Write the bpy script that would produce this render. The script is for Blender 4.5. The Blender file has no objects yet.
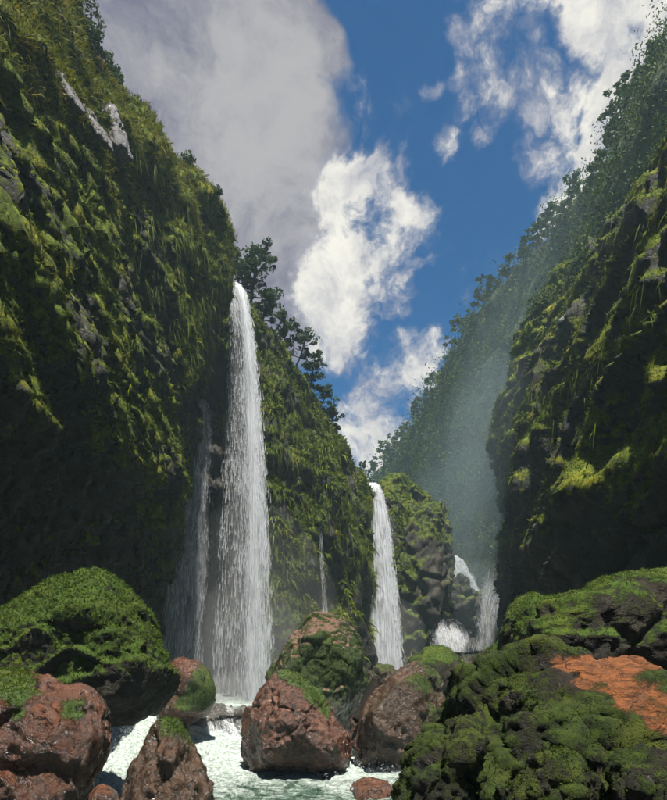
import bpy, bmesh, math
import numpy as np
from mathutils import Vector

R = math.radians
sc = bpy.context.scene
COL = sc.collection

# ------------------------------------------------------------------ camera
FPX, U0, V0, CAMZ = 600.0, 333.5, 650.0, 4.8      # layout helper constants (photo pixels, metres)
cam = bpy.data.cameras.new('camera')
co = bpy.data.objects.new('camera', cam)
COL.objects.link(co)
co.location = (0, 0, CAMZ)
co.rotation_euler = (R(90), 0, 0)
cam.sensor_fit = 'VERTICAL'
cam.sensor_height = 24.0
cam.lens = 24.0 * FPX / 800.0
cam.shift_y = (V0 - 400.0) / 800.0
cam.clip_start = 0.1
cam.clip_end = 2000.0
sc.camera = co

# ------------------------------------------------------------------ render / view
sc.render.engine = 'CYCLES'
sc.cycles.use_denoising = True
sc.cycles.use_adaptive_sampling = True
sc.cycles.adaptive_threshold = 0.03
sc.cycles.max_bounces = 6
sc.cycles.diffuse_bounces = 2
sc.cycles.glossy_bounces = 2
sc.cycles.transmission_bounces = 3
sc.cycles.transparent_max_bounces = 12
sc.cycles.volume_bounces = 0
sc.view_settings.view_transform = 'Standard'
sc.view_settings.look = 'None'
sc.view_settings.gamma = 1.0
sc.view_settings.exposure = 1.28

# ------------------------------------------------------------------ sun
SUN_EL, SUN_AZ = 70.0, 166.0          # azimuth clockwise from +Y (view direction)
sd = Vector((math.sin(R(SUN_AZ)) * math.cos(R(SUN_EL)), math.cos(R(SUN_AZ)) * math.cos(R(SUN_EL)), math.sin(R(SUN_EL))))
sun = bpy.data.lights.new('sun', 'SUN')
sun.energy = 5.0
sun.angle = R(1.2)
sun.color = (1.0, 0.95, 0.84)
so = bpy.data.objects.new('sun', sun)
so.rotation_euler = (-sd).to_track_quat('-Z', 'Y').to_euler()
so.location = (30, -30, 120)
COL.objects.link(so)


def P(u, v, Y):
    """a point seen at photo pixel (u, v), Y metres down the gorge"""
    return np.array([(u - U0) / FPX * Y, Y, CAMZ + (V0 - v) / FPX * Y])


def PX(V):
    y = np.maximum(V[:, 1], 0.5)
    return np.stack([U0 + V[:, 0] / y * FPX, V0 - (V[:, 2] - CAMZ) / y * FPX], 1)


# ------------------------------------------------------------------ sky
world = bpy.data.worlds.new('World')
sc.world = world
world.use_nodes = True
wt = world.node_tree
wt.nodes.clear()


class NT:
    """tiny node-tree helper"""
    def __init__(s, t):
        s.t = t

    def n(s, typ, **kw):
        nd = s.t.nodes.new(typ)
        for k, v in kw.items():
            if k == 'ins':
                for a, b in v.items():
                    if isinstance(b, bpy.types.NodeSocket):
                        s.t.links.new(b, nd.inputs[a])
                    else:
                        nd.inputs[a].default_value = b
            else:
                setattr(nd, k, v)
        return nd

    def math(s, op, a, b=0.0, c=0.0, clamp=False):
        nd = s.n('ShaderNodeMath', operation=op, use_clamp=clamp, ins={0: a, 1: b, 2: c})
        return nd.outputs[0]

    def vmath(s, op, a, b=(0, 0, 0)):
        nd = s.n('ShaderNodeVectorMath', operation=op, ins={0: a, 1: b})
        return nd.outputs['Value'] if op in ('DISTANCE', 'DOT_PRODUCT', 'LENGTH') else nd.outputs[0]

    def ramp(s, x, lo, hi, a=0.0, b=1.0, smooth=True):
        nd = s.n('ShaderNodeMapRange', interpolation_type='SMOOTHSTEP' if smooth else 'LINEAR',
                 ins={'Value': x, 'From Min': lo, 'From Max': hi, 'To Min': a, 'To Max': b})
        return nd.outputs[0]

    def noise(s, vec, scale, detail=6, rough=0.55, dist=0.0, out='Fac'):
        nd = s.n('ShaderNodeTexNoise', ins={'Vector': vec, 'Scale': scale, 'Detail': detail, 'Roughness': rough, 'Distortion': dist})
        return nd.outputs[out]

    def mix(s, f, a, b):
        nd = s.n('ShaderNodeMix', data_type='RGBA')
        for i, x in ((0, f), (6, a), (7, b)):
            if isinstance(x, bpy.types.NodeSocket):
                s.t.links.new(x, nd.inputs[i])
            else:
                nd.inputs[i].default_value = x if i == 0 else (x[0], x[1], x[2], 1)
        return nd.outputs[2]

    def link(s, a, b):
        s.t.links.new(a, b)


w = NT(wt)
SKY_STR = 0.05
sky = w.n('ShaderNodeTexSky', sky_type='NISHITA', sun_disc=False, sun_elevation=R(SUN_EL), sun_rotation=R(SUN_AZ),
          altitude=900.0, air_density=1.0, dust_density=0.3, ozone_density=3.0)
D = w.n('ShaderNodeTexCoord').outputs['Generated']
D = w.vmath('NORMALIZE', D)
warp = w.noise(D, 5.0, 5, 0.6, 0.0, 'Color')
warp = w.vmath('SUBTRACT', warp, (0.5, 0.5, 0.5))
warp = w.n('ShaderNodeVectorMath', operation='SCALE', ins={0: warp, 'Scale': 0.16}).outputs[0]
Dw = w.vmath('ADD', D, warp)


def sdir(u, v):
    d = Vector(((u - U0) / FPX, 1.0, (V0 - v) / FPX))
    return d.normalized()


def blobs(lst, vec):
    """cloud banks: each bank is a patch of the sky round a direction"""
    tot = None
    for (u, v, r, wgt) in lst:
        c = sdir(u, v)
        rr = r / FPX * (c.y ** 1.3)
        dist = w.vmath('DISTANCE', vec, tuple(c))
        f = w.ramp(dist, rr * 1.25, rr * 0.35, 0.0, wgt)
        tot = f if tot is None else w.math('MAXIMUM', tot, f)
    return tot


# grey cloud deck
grey_l = [(120, -60, 230, 1), (190, 60, 165, 1), (250, 170, 100, 1), (265, 260, 75, 1), (150, 200, 150, 1), (295, 40, 70, .9),
          (-250, -200, 500, 1), (-600, 300, 600, 1), (270, 330, 60, .9), (300, 230, 40, .9)]
nG = w.noise(Dw, 4.0, 7, 0.55)
G = w.math('ADD', blobs(grey_l, Dw), w.math('MULTIPLY_ADD', nG, 1.0, -0.5))
G = w.ramp(G, 0.22, 0.62)
# white cumulus
white_l = [(340, 200, 50, .95), (365, 265, 62, .95), (345, 330, 62, 1), (395, 225, 44, .72), (398, 295, 46, .75), (370, 190, 40, .7), (380, 400, 50, .62),
           (425, 385, 50, .6), (355, 430, 50, .7), (330, 300, 40, 1), (420, 355, 30, .55), (380, 450, 60, .7),
           (500, 30, 55, .50), (478, 105, 60, .50), (540, 130, 60, .58), (558, 185, 46, .66), (455, 75, 40, .45), (520, 80, 40, .5), (440, 150, 24, .5), (412, 92, 18, .5), (445, 40, 26, .5),
           (600, 40, 60, 1), (640, 10, 70, 1.05), (600, 110, 50, .95), (575, 0, 50, .9), (640, 80, 50, 1), (700, -60, 160, 1),
           (585, 170, 40, .8)]
nW = w.noise(Dw, 9.0, 12, 0.68, 0.3)
nW2 = w.noise(D, 30.0, 6, 0.6, 0.2)
base_cov = w.ramp(w.noise(Dw, 2.2, 4, 0.5), 0.45, 0.75, 0.0, 0.5)
Wm = w.math('ADD', blobs(white_l, Dw), w.math('MULTIPLY_ADD', nW, 2.3, -1.2))
Wm = w.math('ADD', Wm, w.math('MULTIPLY_ADD', nW2, 0.9, -0.45))
Wm = w.ramp(Wm, 0.16, 0.78)
br = w.ramp(w.math('ADD', w.noise(Dw, 8.0, 10, 0.66), w.math('MULTIPLY_ADD', Wm, 0.25, -0.22)), 0.30, 0.70)
greyc = w.mix(w.ramp(w.noise(Dw, 4.2, 11, 0.68), 0.36, 0.64), (0.060, 0.058, 0.090), (0.188, 0.180, 0.182))
whitec = w.mix(br, (0.12, 0.125, 0.165), (0.41, 0.39, 0.345))
skyc = w.n('ShaderNodeVectorMath', operation='SCALE', ins={0: sky.outputs[0], 'Scale': SKY_STR}).outputs[0]
skyc = w.n('ShaderNodeHueSaturation', ins={'Saturation': 1.65, 'Value': 0.80, 'Color': skyc}).outputs[0]
c1 = w.mix(G, skyc, greyc)
c2 = w.mix(Wm, c1, whitec)
bg = w.n('ShaderNodeBackground', ins={'Color': c2, 'Strength': 1.0})
wo = w.n('ShaderNodeOutputWorld')
w.link(bg.outputs[0], wo.inputs[0])

# ------------------------------------------------------------------ noise
_r = np.random.RandomState(7)
_perm = _r.permutation(256)
_perm = np.concatenate([_perm, _perm, _perm])
_G = _r.normal(size=(256, 3))
_G /= np.linalg.norm(_G, axis=1)[:, None]
_J = _r.rand(256, 3)


def perlin(p):
    p = np.asarray(p, float)
    i = np.floor(p).astype(int)
    f = p - i
    i &= 255
    t = f * f * f * (f * (f * 6 - 15) + 10)
    out = 0
    for dx in (0, 1):
        ax = _perm[(i[:, 0] + dx) & 255]
        wx = t[:, 0] if dx else 1 - t[:, 0]
        for dy in (0, 1):
            ay = _perm[(ax + i[:, 1] + dy) & 255]
            wy = t[:, 1] if dy else 1 - t[:, 1]
            for dz in (0, 1):
                h = _perm[(ay + i[:, 2] + dz) & 255]
                wz = t[:, 2] if dz else 1 - t[:, 2]
                g = _G[h]
                d = g[:, 0] * (f[:, 0] - dx) + g[:, 1] * (f[:, 1] - dy) + g[:, 2] * (f[:, 2] - dz)
                out = out + wx * wy * wz * d
    return out * 1.5


def fbm(p, o=4, gain=0.5):
    a, s, r = 1.0, 0.0, 0
    p = np.array(p, float)
    for k in range(o):
        r = r + a * perlin(p + 17.3 * k)
        s += a
        a *= gain
        p = p * 2.03
    return r / s


def ridged(p, o=4, gain=0.5):
    a, s, r = 1.0, 0.0, 0
    p = np.array(p, float)
    for k in range(o):
        r = r + a * (1 - np.abs(perlin(p + 9.1 * k)) * 2)
        s += a
        a *= gain
        p = p * 2.07
    return r / s


def worley(p, want_off=False):
    p = np.asarray(p, float)
    i = np.floor(p).astype(int)
    f1 = np.full(len(p), 9.0)
    f2 = np.full(len(p), 9.0)
    cid = np.zeros(len(p), int)
    off = np.zeros((len(p), 3))
    for dx in (-1, 0, 1):
        for dy in (-1, 0, 1):
            for dz in (-1, 0, 1):
                c = i + (dx, dy, dz)
                h = _perm[(_perm[(_perm[c[:, 0] & 255] + c[:, 1]) & 255] + c[:, 2]) & 255]
                dv = p - (c + _J[h])
                d = np.sqrt((dv ** 2).sum(1))
                new = d < f1
                if want_off:
                    off[new] = dv[new]
                f2 = np.where(new, f1, np.minimum(f2, d))
                cid = np.where(new, h, cid)
                f1 = np.where(new, d, f1)
    return (f1, f2, cid, off) if want_off else (f1, f2, cid)


def sstep(x, a, b):
    t = np.clip((x - a) / (b - a), 0, 1)
    return t * t * (3 - 2 * t)


# ------------------------------------------------------------------ mesh helpers
def mesh_np(name, V, F, mat, smooth=True, attrs=None):
    V = np.asarray(V, np.float32)
    F = np.asarray(F, np.int32)
    me = bpy.data.meshes.new(name)
    me.vertices.add(len(V))
    me.vertices.foreach_set('co', V.ravel())
    k = F.shape[1]
    me.loops.add(F.size)
    me.loops.foreach_set('vertex_index', F.ravel())
    me.polygons.add(len(F))
    me.polygons.foreach_set('loop_start', np.arange(0, F.size, k, dtype=np.int32))
    me.update(calc_edges=True)
    me.polygons.foreach_set('use_smooth', np.full(len(F), smooth, bool))
    for an, av in (attrs or {}).items():
        a = me.attributes.new(an, 'FLOAT', 'POINT')
        a.data.foreach_set('value', np.asarray(av, np.float32))
    if mat:
        me.materials.append(mat)
    me.validate()
    return me


def link(name, me, parent=None, loc=(0, 0, 0)):
    o = bpy.data.objects.new(name, me)
    COL.objects.link(o)
    o.location = loc
    if parent:
        o.parent = parent
    return o


def tag(o, label=None, cat=None, group=None, kind=None):
    for k, v in (('label', label), ('category', cat), ('group', group), ('kind', kind)):
        if v:
            o[k] = v
    return o


def empty(name, loc):
    o = bpy.data.objects.new(name, None)
    o.location = loc
    COL.objects.link(o)
    return o


def unit(v):
    return v / np.maximum(np.linalg.norm(v, axis=-1, keepdims=True), 1e-9)


# ------------------------------------------------------------------ materials
def new_mat(name):
    m = bpy.data.materials.new(name)
    m.use_nodes = True
    m.node_tree.nodes.clear()
    return m, NT(m.node_tree)


def rock_mat(name, rock_a, rock_b, moss_a, moss_b, scale=1.0, tint=None, rough=(0.3, 0.6), bump=0.5, mlo=0.42, mhi=0.62, spec=0.5, wet=0.0):
    m, t = new_mat(name)
    pos = t.n('ShaderNodeNewGeometry').outputs['Position']
    n1 = t.noise(pos, 0.9 * scale, 8, 0.65)
    n2 = t.noise(pos, 5.0 * scale, 8, 0.7)
    n3 = t.noise(pos, 22.0 * scale, 5, 0.7)
    rk = t.mix(t.ramp(n1, 0.3, 0.7), rock_a, rock_b)
    rk = t.mix(t.ramp(n2, 0.42, 0.78), rk, tuple(min(1, c * 1.35) for c in rock_b))
    rk = t.mix(t.ramp(n3, 0.5, 0.3), rk, tuple(c * 0.4 for c in rock_a))
    vor = t.n('ShaderNodeTexVoronoi', feature='DISTANCE_TO_EDGE', ins={'Vector': t.vmath('ADD', pos, t.n('ShaderNodeVectorMath', operation='SCALE', ins={0: t.noise(pos, 1.5 * scale, 5, 0.6, 0.0, 'Color'), 'Scale': 1.6 / scale}).outputs[0]), 'Scale': 0.9 * scale}).outputs['Distance']
    crk = t.math('MULTIPLY', t.ramp(vor, 0.05, 0.0), t.ramp(n1, 0.4, 0.6))
    rk = t.mix(crk, rk, tuple(c * 0.25 for c in rock_a))
    if tint:
        ta = t.n('ShaderNodeAttribute', attribute_name='tint').outputs['Fac']
        st = t.noise(t.vmath('MULTIPLY', pos, (0.8, 2.5, 5.0)), 2.2 * scale, 6, 0.7, 0.8)
        tc = t.mix(t.ramp(st, 0.36, 0.62), tuple(c * 0.28 for c in tint), tint)
        tc = t.mix(t.ramp(n3, 0.52, 0.72, 0, 0.6), tc, (tint[0] * 1.3, tint[1] * 2.2, tint[2] * 3.0))
        tf = t.ramp(t.math('ADD', ta, t.math('MULTIPLY_ADD', n2, 1.3, -0.65)), 0.4, 0.6)
        rk = t.mix(tf, rk, tc)
    ms = t.mix(t.ramp(n2, 0.3, 0.72), moss_a, moss_b)
    yel = t.mix(t.ramp(n1, 0.45, 0.75), ms, (moss_b[0] * 1.5, moss_b[1] * 1.05, moss_b[2]))
    brn = t.mix(t.ramp(n3, 0.52, 0.28, 0, 0.75), yel, (0.05, 0.045, 0.02))
    at = t.n('ShaderNodeAttribute', attribute_name='moss').outputs['Fac']
    f = t.math('ADD', at, t.math('MULTIPLY_ADD', n2, 0.8, -0.4))
    f = t.math('ADD', f, t.math('MULTIPLY_ADD', n3, 0.35, -0.17))
    f = t.ramp(f, mlo, mhi)
    colr = t.mix(f, rk, brn)
    rg = t.ramp(n2, 0.35, 0.65, rough[0], rough[1])
    rg = t.math('ADD', rg, t.math('MULTIPLY', f, 0.5), clamp=True)
    hgt = t.math('ADD', t.math('MULTIPLY_ADD', crk, -0.5, t.math('MULTIPLY', n3, 0.45)), t.math('ADD', n2, t.math('MULTIPLY', f, 0.4)))
    b = t.n('ShaderNodeBump', ins={'Strength': bump, 'Distance': 0.12 / scale, 'Height': hgt})
    bs = t.n('ShaderNodeBsdfPrincipled', ins={'Base Color': colr, 'Roughness': rg, 'Normal': b.outputs[0], 'Specular IOR Level': spec})
    if wet:
        t.link(t.math('MULTIPLY', t.math('SUBTRACT', 1.0, f, clamp=True), t.ramp(n1, 0.35, 0.55, wet * 0.4, wet)), bs.inputs['Coat Weight'])
        bs.inputs['Coat Roughness'].default_value = 0.12
        t.link(b.outputs[0], bs.inputs['Coat Normal'])
    o = t.n('ShaderNodeOutputMaterial')
    t.link(bs.outputs[0], o.inputs[0])
    return m


def leaf_mat(name, ca, cb, cc=None, trans=0.35):
    m, t = new_mat(name)
    a = t.n('ShaderNodeAttribute', attribute_name='rnd').outputs['Fac']
    c = t.mix(t.ramp(a, 0.0, 1.0, smooth=False), ca, cb)
    gp = t.n('ShaderNodeNewGeometry').outputs['Position']
    c = t.mix(t.ramp(t.noise(gp, 0.55, 5, 0.6), 0.52, 0.72, 0, 0.65), c, (cb[0] * 1.25, cb[1] * 0.85, cb[2]))
    c = t.mix(t.ramp(t.noise(gp, 1.7, 6, 0.65), 0.56, 0.70, 0, 0.6), c, (ca[0] * 1.0, ca[1] * 0.6, ca[2]))
    if cc:
        c = t.mix(t.ramp(a, 0.86, 0.92), c, cc)
    d = t.n('ShaderNodeBsdfPrincipled', ins={'Base Color': c, 'Roughness': 0.7, 'Specular IOR Level': 0.15})
    tr = t.n('ShaderNodeBsdfTranslucent', ins={'Color': c})
    mx = t.n('ShaderNodeMixShader', ins={0: trans, 1: d.outputs[0], 2: tr.outputs[0]})
    o = t.n('ShaderNodeOutputMaterial')
    t.link(mx.outputs[0], o.inputs[0])
    return m


def bark_mat(name, ca, cb):
    m, t = new_mat(name)
    pos = t.n('ShaderNodeNewGeometry').outputs['Position']
    n = t.noise(pos, 6.0, 6, 0.65)
    c = t.mix(t.ramp(n, 0.3, 0.7), ca, cb)
    b = t.n('ShaderNodeBump', ins={'Strength': 0.5, 'Distance': 0.05, 'Height': n})
    bs = t.n('ShaderNodeBsdfPrincipled', ins={'Base Color': c, 'Roughness': 0.85, 'Normal': b.outputs[0], 'Specular IOR Level': 0.1})
    o = t.n('ShaderNodeOutputMaterial')
    t.link(bs.outputs[0], o.inputs[0])
    return m


MOSS_A, MOSS_B = (0.014, 0.026, 0.003), (0.085, 0.145, 0.012)
M = {}
CL = dict(rough=(0.5, 0.8), spec=0.3)
M['cliff_left'] = rock_mat('cliff_left_rock', (0.007, 0.007, 0.005), (0.022, 0.020, 0.014), MOSS_A, (0.128, 0.172, 0.008), 0.9, tint=(0.26, 0.24, 0.25), bump=0.7, **CL)
M['cliff_mid'] = rock_mat('cliff_mid_rock', (0.010, 0.009, 0.007), (0.034, 0.029, 0.021), MOSS_A, (0.080, 0.115, 0.009), 0.7, bump=0.6, **CL)
M['cliff_right'] = rock_mat('cliff_right_rock', (0.008, 0.008, 0.007), (0.028, 0.026, 0.021), MOSS_A, (0.128, 0.172, 0.008), 0.8, tint=(0.30, 0.28, 0.25), bump=0.7, **CL)
M['slope'] = rock_mat('forest_floor', (0.02, 0.018, 0.012), (0.04, 0.036, 0.024), (0.015, 0.03, 0.008), (0.035, 0.065, 0.012), 0.5)
M['red'] = rock_mat('red_rock', (0.014, 0.0052, 0.0026), (0.112, 0.038, 0.014), (0.014, 0.03, 0.003), (0.050, 0.095, 0.006), 1.2, rough=(0.16, 0.45), bump=0.8, wet=0.45)
M['brown'] = rock_mat('brown_rock', (0.014, 0.008, 0.004), (0.080, 0.038, 0.016), (0.014, 0.028, 0.003), (0.045, 0.080, 0.006), 1.2, rough=(0.16, 0.45), bump=0.8, wet=0.45)
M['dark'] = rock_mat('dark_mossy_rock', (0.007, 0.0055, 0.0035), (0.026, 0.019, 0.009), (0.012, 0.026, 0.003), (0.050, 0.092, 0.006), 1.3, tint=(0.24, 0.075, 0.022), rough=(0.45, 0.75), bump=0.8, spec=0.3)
M['fore'] = rock_mat('shaded_mossy_rock', (0.006, 0.005, 0.003), (0.024, 0.017, 0.009), (0.007, 0.014, 0.002), (0.036, 0.060, 0.004), 1.6, tint=(0.21, 0.070, 0.020), rough=(0.4, 0.7), bump=0.9, spec=0.3)  # darker moss copy; shade on the near boulders is put into the colour
M['moss_shaded'] = leaf_mat('shaded_moss_tufts', (0.008, 0.017, 0.002), (0.055, 0.085, 0.005), None, 0.2)  # tufts darkened to match, standing in for shade
M['rimmed'] = rock_mat('mossy_rock_with_red_rim', (0.010, 0.007, 0.005), (0.030, 0.018, 0.010), (0.008, 0.018, 0.002), (0.034, 0.066, 0.004), 1.2, tint=(0.15, 0.064, 0.030), rough=(0.25, 0.5), bump=0.8, wet=0.8)  # moss colour darkened to replace the shadow gap in front of this boulder
M['bed'] = rock_mat('river_bed', (0.02, 0.017, 0.013), (0.07, 0.055, 0.04), MOSS_A, MOSS_B, 1.0, rough=(0.15, 0.4))
M['grey'] = rock_mat('wet_grey_rock', (0.03, 0.028, 0.024), (0.11, 0.10, 0.085), MOSS_A, MOSS_B, 1.2, rough=(0.12, 0.35), bump=0.9, wet=0.8)
M['slab'] = rock_mat('pale_slab_rock', (0.035, 0.031, 0.033), (0.15, 0.135, 0.147), MOSS_A, MOSS_B, 1.2, rough=(0.25, 0.5), bump=0.9)
M['grass'] = leaf_mat('grass_blades', (0.06, 0.080, 0.006), (0.18, 0.18, 0.015), (0.22, 0.17, 0.04), 0.3)
M['fern'] = leaf_mat('fern_leaves', (0.022, 0.040, 0.003), (0.130, 0.165, 0.008), None, 0.3)
M['moss'] = leaf_mat('moss_tufts', (0.018, 0.038, 0.003), (0.075, 0.125, 0.007), None, 0.25)
M['leaf'] = leaf_mat('tree_leaves', (0.018, 0.036, 0.012), (0.05, 0.085, 0.024), None, 0.3)
M['leaf_far'] = leaf_mat('forest_leaves', (0.012, 0.030, 0.008), (0.085, 0.135, 0.022), None, 0.2)
M['bark'] = bark_mat('bark', (0.02, 0.016, 0.012), (0.07, 0.055, 0.04))
M['log'] = bark_mat('wet_log', (0.006, 0.005, 0.004), (0.02, 0.016, 0.012))


def water_strand_mat():
    m, t = new_mat('falling_water')
    d = t.n('ShaderNodeBsdfDiffuse', ins={'Color': (0.82, 0.84, 0.88, 1)})
    tr = t.n('ShaderNodeBsdfTranslucent', ins={'Color': (0.82, 0.84, 0.88, 1)})
    mx = t.n('ShaderNodeMixShader', ins={0: 0.45, 1: d.outputs[0], 2: tr.outputs[0]})
    mx = t.n('ShaderNodeMixShader', ins={0: 0.42, 1: t.n('ShaderNodeBsdfTransparent').outputs[0], 2: mx.outputs[0]})
    o = t.n('ShaderNodeOutputMaterial')
    t.link(mx.outputs[0], o.inputs[0])
    return m


def curtain_mat(alpha=0.5):
    m, t = new_mat('water_curtain')
    at = t.n('ShaderNodeAttribute', attribute_name='uu').outputs['Fac']
    av = t.n('ShaderNodeAttribute', attribute_name='vv').outputs['Fac']
    al = t.n('ShaderNodeAttribute', attribute_name='alpha').outputs['Fac']
    vec = t.n('ShaderNodeCombineXYZ', ins={0: at, 1: av, 2: 0.0}).outputs[0]
    s1 = t.noise(vec, 6.0, 8, 0.7, 0.2)
    s2 = t.noise(t.vmath('MULTIPLY', vec, (0.35, 1.6, 1)), 6.0, 5, 0.6, 0.4)
    f = t.ramp(t.math('ADD', t.math('MULTIPLY', s1, 0.6), t.math('MULTIPLY', s2, 0.4)), 0.36, 0.64)
    f = t.math('MULTIPLY', f, al)
    f = t.math('MULTIPLY', f, alpha)
    d = t.n('ShaderNodeBsdfDiffuse', ins={'Color': (0.80, 0.82, 0.86, 1)})
    tr = t.n('ShaderNodeBsdfTranslucent', ins={'Color': (0.80, 0.82, 0.86, 1)})
    mx = t.n('ShaderNodeMixShader', ins={0: 0.45, 1: d.outputs[0], 2: tr.outputs[0]})
    tp = t.n('ShaderNodeBsdfTransparent')
    m2 = t.n('ShaderNodeMixShader', ins={0: f, 1: tp.outputs[0], 2: mx.outputs[0]})
    o = t.n('ShaderNodeOutputMaterial')
    t.link(m2.outputs[0], o.inputs[0])
    return m


def river_mat():
    m, t = new_mat('river_water')
    pos = t.n('ShaderNodeNewGeometry').outputs['Position']
    fo = t.n('ShaderNodeAttribute', attribute_name='foam').outputs['Fac']
    wv = t.noise(pos, 0.6, 3, 0.5, 0.0, 'Color')
    p2 = t.vmath('ADD', pos, t.n('ShaderNodeVectorMath', operation='SCALE', ins={0: wv, 'Scale': 1.2}).outputs[0])
    n1 = t.noise(p2, 1.6, 10, 0.72, 0.6)
    n2 = t.noise(p2, 7.0, 8, 0.7, 0.4)
    f = t.math('ADD', fo, t.math('MULTIPLY_ADD', n1, 1.5, -0.75))
    f = t.math('ADD', f, t.math('MULTIPLY_ADD', n2, 0.7, -0.35))
    f = t.ramp(f, 0.25, 0.75)
    wc = t.mix(t.ramp(n1, 0.35, 0.65), (0.012, 0.028, 0.020), (0.10, 0.165, 0.12))
    c = t.mix(f, wc, t.mix(t.ramp(n2, 0.35, 0.65), (0.13, 0.18, 0.15), (0.44, 0.48, 0.46)))
    b = t.n('ShaderNodeBump', ins={'Strength': 0.6, 'Distance': 0.1, 'Height': t.math('ADD', n2, f)})
    rg = t.math('MULTIPLY_ADD', f, 0.6, 0.08)
    bs = t.n('ShaderNodeBsdfPrincipled', ins={'Base Color': c, 'Roughness': rg, 'Normal': b.outputs[0]})
    o = t.n('ShaderNodeOutputMaterial')
    t.link(bs.outputs[0], o.inputs[0])
    return m


def mist_mat(name, density, col=(0.93, 0.96, 1.0)):
    m, t = new_mat(name)
    v = t.n('ShaderNodeVolumePrincipled', ins={'Color': (*col, 1), 'Density': density, 'Anisotropy': 0.2})
    o = t.n('ShaderNodeOutputMaterial')
    t.link(v.outputs[0], o.inputs['Volume'])
    return m


M['strand'] = water_strand_mat()
M['curtain'] = curtain_mat(0.85)
M['river'] = river_mat()

# ------------------------------------------------------------------ lofted cliffs
def cat(Pts, n, seg=None):
    """Catmull-Rom resampling of points (k, ..., 3) along axis 0, uniform in knots"""
    Pts = np.asarray(Pts, float)
    k = len(Pts)
    s = np.linspace(0, k - 1, n)
    if seg is not None:
        c = np.concatenate([[0], np.cumsum(seg)])
        s = np.interp(np.linspace(0, c[-1], n), c, np.arange(k))
    i = np.clip(np.floor(s).astype(int), 0, k - 2)
    f = (s - i).reshape(-1, *([1] * (Pts.ndim - 1)))
    g = lambda j: Pts[np.clip(j, 0, k - 1)]
    a, b, c, d = g(i - 1), g(i), g(i + 1), g(i + 2)
    return 0.5 * ((2 * b) + (c - a) * f + (2 * a - 5 * b + 4 * c - d) * f * f + (3 * b - a - 3 * c + d) * f ** 3)


def arc(Pts, n, dens=None):
    """resample a polyline by (weighted) arc length"""
    Q = cat(Pts, 400)
    s = np.linalg.norm(np.diff(Q, axis=0), axis=1)
    if dens is not None:
        s = s * dens(0.5 * (Q[1:] + Q[:-1]))
    s = np.concatenate([[0], np.cumsum(s)])
    t = np.linspace(0, s[-1], n)
    return np.stack([np.interp(t, s, Q[:, k]) for k in range(3)], 1)


class Grid:
    def __init__(s, V):
        s.V = V
        s.nu, s.nv = V.shape[:2]

    def normals(s):
        du = np.gradient(s.V, axis=0)
        dv = np.gradient(s.V, axis=1)
        n = np.cross(du, dv)
        return unit(n), np.linalg.norm(n, axis=2)

    def faces(s):
        i = np.arange(s.nu * s.nv).reshape(s.nu, s.nv)
        return np.stack([i[:-1, :-1], i[1:, :-1], i[1:, 1:], i[:-1, 1:]], 2).reshape(-1, 4)


def loft(profiles, nu, nv, toward, dens=None, seg=None):
    rows = np.stack([arc(p, nv, dens) for p in profiles])
    V = cat(rows, nu, seg)
    g = Grid(V)
    n, _ = g.normals()
    mid = V[nu // 2, nv // 3]
    if np.dot(n[nu // 2, nv // 3], np.asarray(toward) - mid) < 0:
        g = Grid(V[::-1].copy())
    return g


def prof(Y, xz, dy=None):
    return [(x, Y + (dy[i] if dy else 0), z) for i, (x, z) in enumerate(xz)]


# --- left wall -----------------------------------------------------
def A_prof(Y, base, rec, lip, top, zs, rim, zr, zl=12.5):
    # base recess, undercut lip, leaning wall, start of the grassy slope, rim, plateau
    return prof(Y, [(base, -2.5), (base, 3), (rec, zl - 4.5), (lip, zl), (lip * .6 + top * .4, zl + (zs - zl) * .4), (top, zs), ((top + rim) / 2 + .3, (zs + zr) / 2), (rim, zr),
                    (rim - 4, zr + 2.4), (rim - 14, zr + 5), (rim - 45, zr + 9)])


A = [
    A_prof(-50, -20, -18, -16, -17, 24, -23, 37),
    A_prof(-20, -19, -17, -15, -16, 24, -21, 37),
    A_prof(0, -18, -16, -14, -15, 23, -20, 37),
    A_prof(9, -17.5, -15.5, -13, -14.2, 22, -19.0, 36.5),
    A_prof(17, -16.5, -13.5, -9.4, -10.4, 20.5, -15.8, 35.5),
    A_prof(24, -15, -12.6, -8.8, -10.0, 22.5, -13.4, 35.0, 12.8),
    A_prof(30, -14.6, -12.4, -8.7, -9.7, 24.5, -12.1, 35.0, 13.2),
    A_prof(36, -14.2, -12.4, -9.4, -9.2, 27.5, -10.6, 34.8, 13.2),
    prof(41, [(-12.8, -2.5), (-12.6, 3), (-12.0, 8), (-11.4, 12.5), (-10.4, 18), (-8.7, 28), (-7.9, 31.5), (-7.9, 34), (-11, 37.5), (-20, 40), (-52, 44)]),
    prof(43.2, [(-12.9, -2.5), (-12.7, 3), (-12.1, 8), (-11.5, 12.5), (-10.6, 18), (-8.9, 28), (-7.9, 31.2), (-8.0, 33.6), (-11, 37.3), (-20, 40), (-52, 44)]),
    prof(44.6, [(-14.5, -2.5), (-14.3, 3), (-13.6, 8), (-13, 12.5), (-12.4, 18), (-11, 28), (-9.6, 31), (-9.6, 33), (-12, 36.8), (-20, 39.5), (-52, 44)]),
    prof(46.5, [(-18, -2.5), (-18, 3), (-17.5, 8), (-17, 12.5), (-16.5, 18), (-15, 28), (-13.6, 31), (-13, 33), (-14, 36), (-21, 39), (-52, 43)]),
]
dA = lambda q: np.where(q[:, 0] < -16, 0.25, 1.0) * np.where(q[:, 2] > 37.5, 0.4, 1.0)


def dens_u(profiles, nu, f):
    return profiles


gA = loft(A, 470, 440, (0, 25, 15), dA, [.04, .04, .08, .8, 2.0, 1.3, 1, .7, .5, .3, .15])


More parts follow.
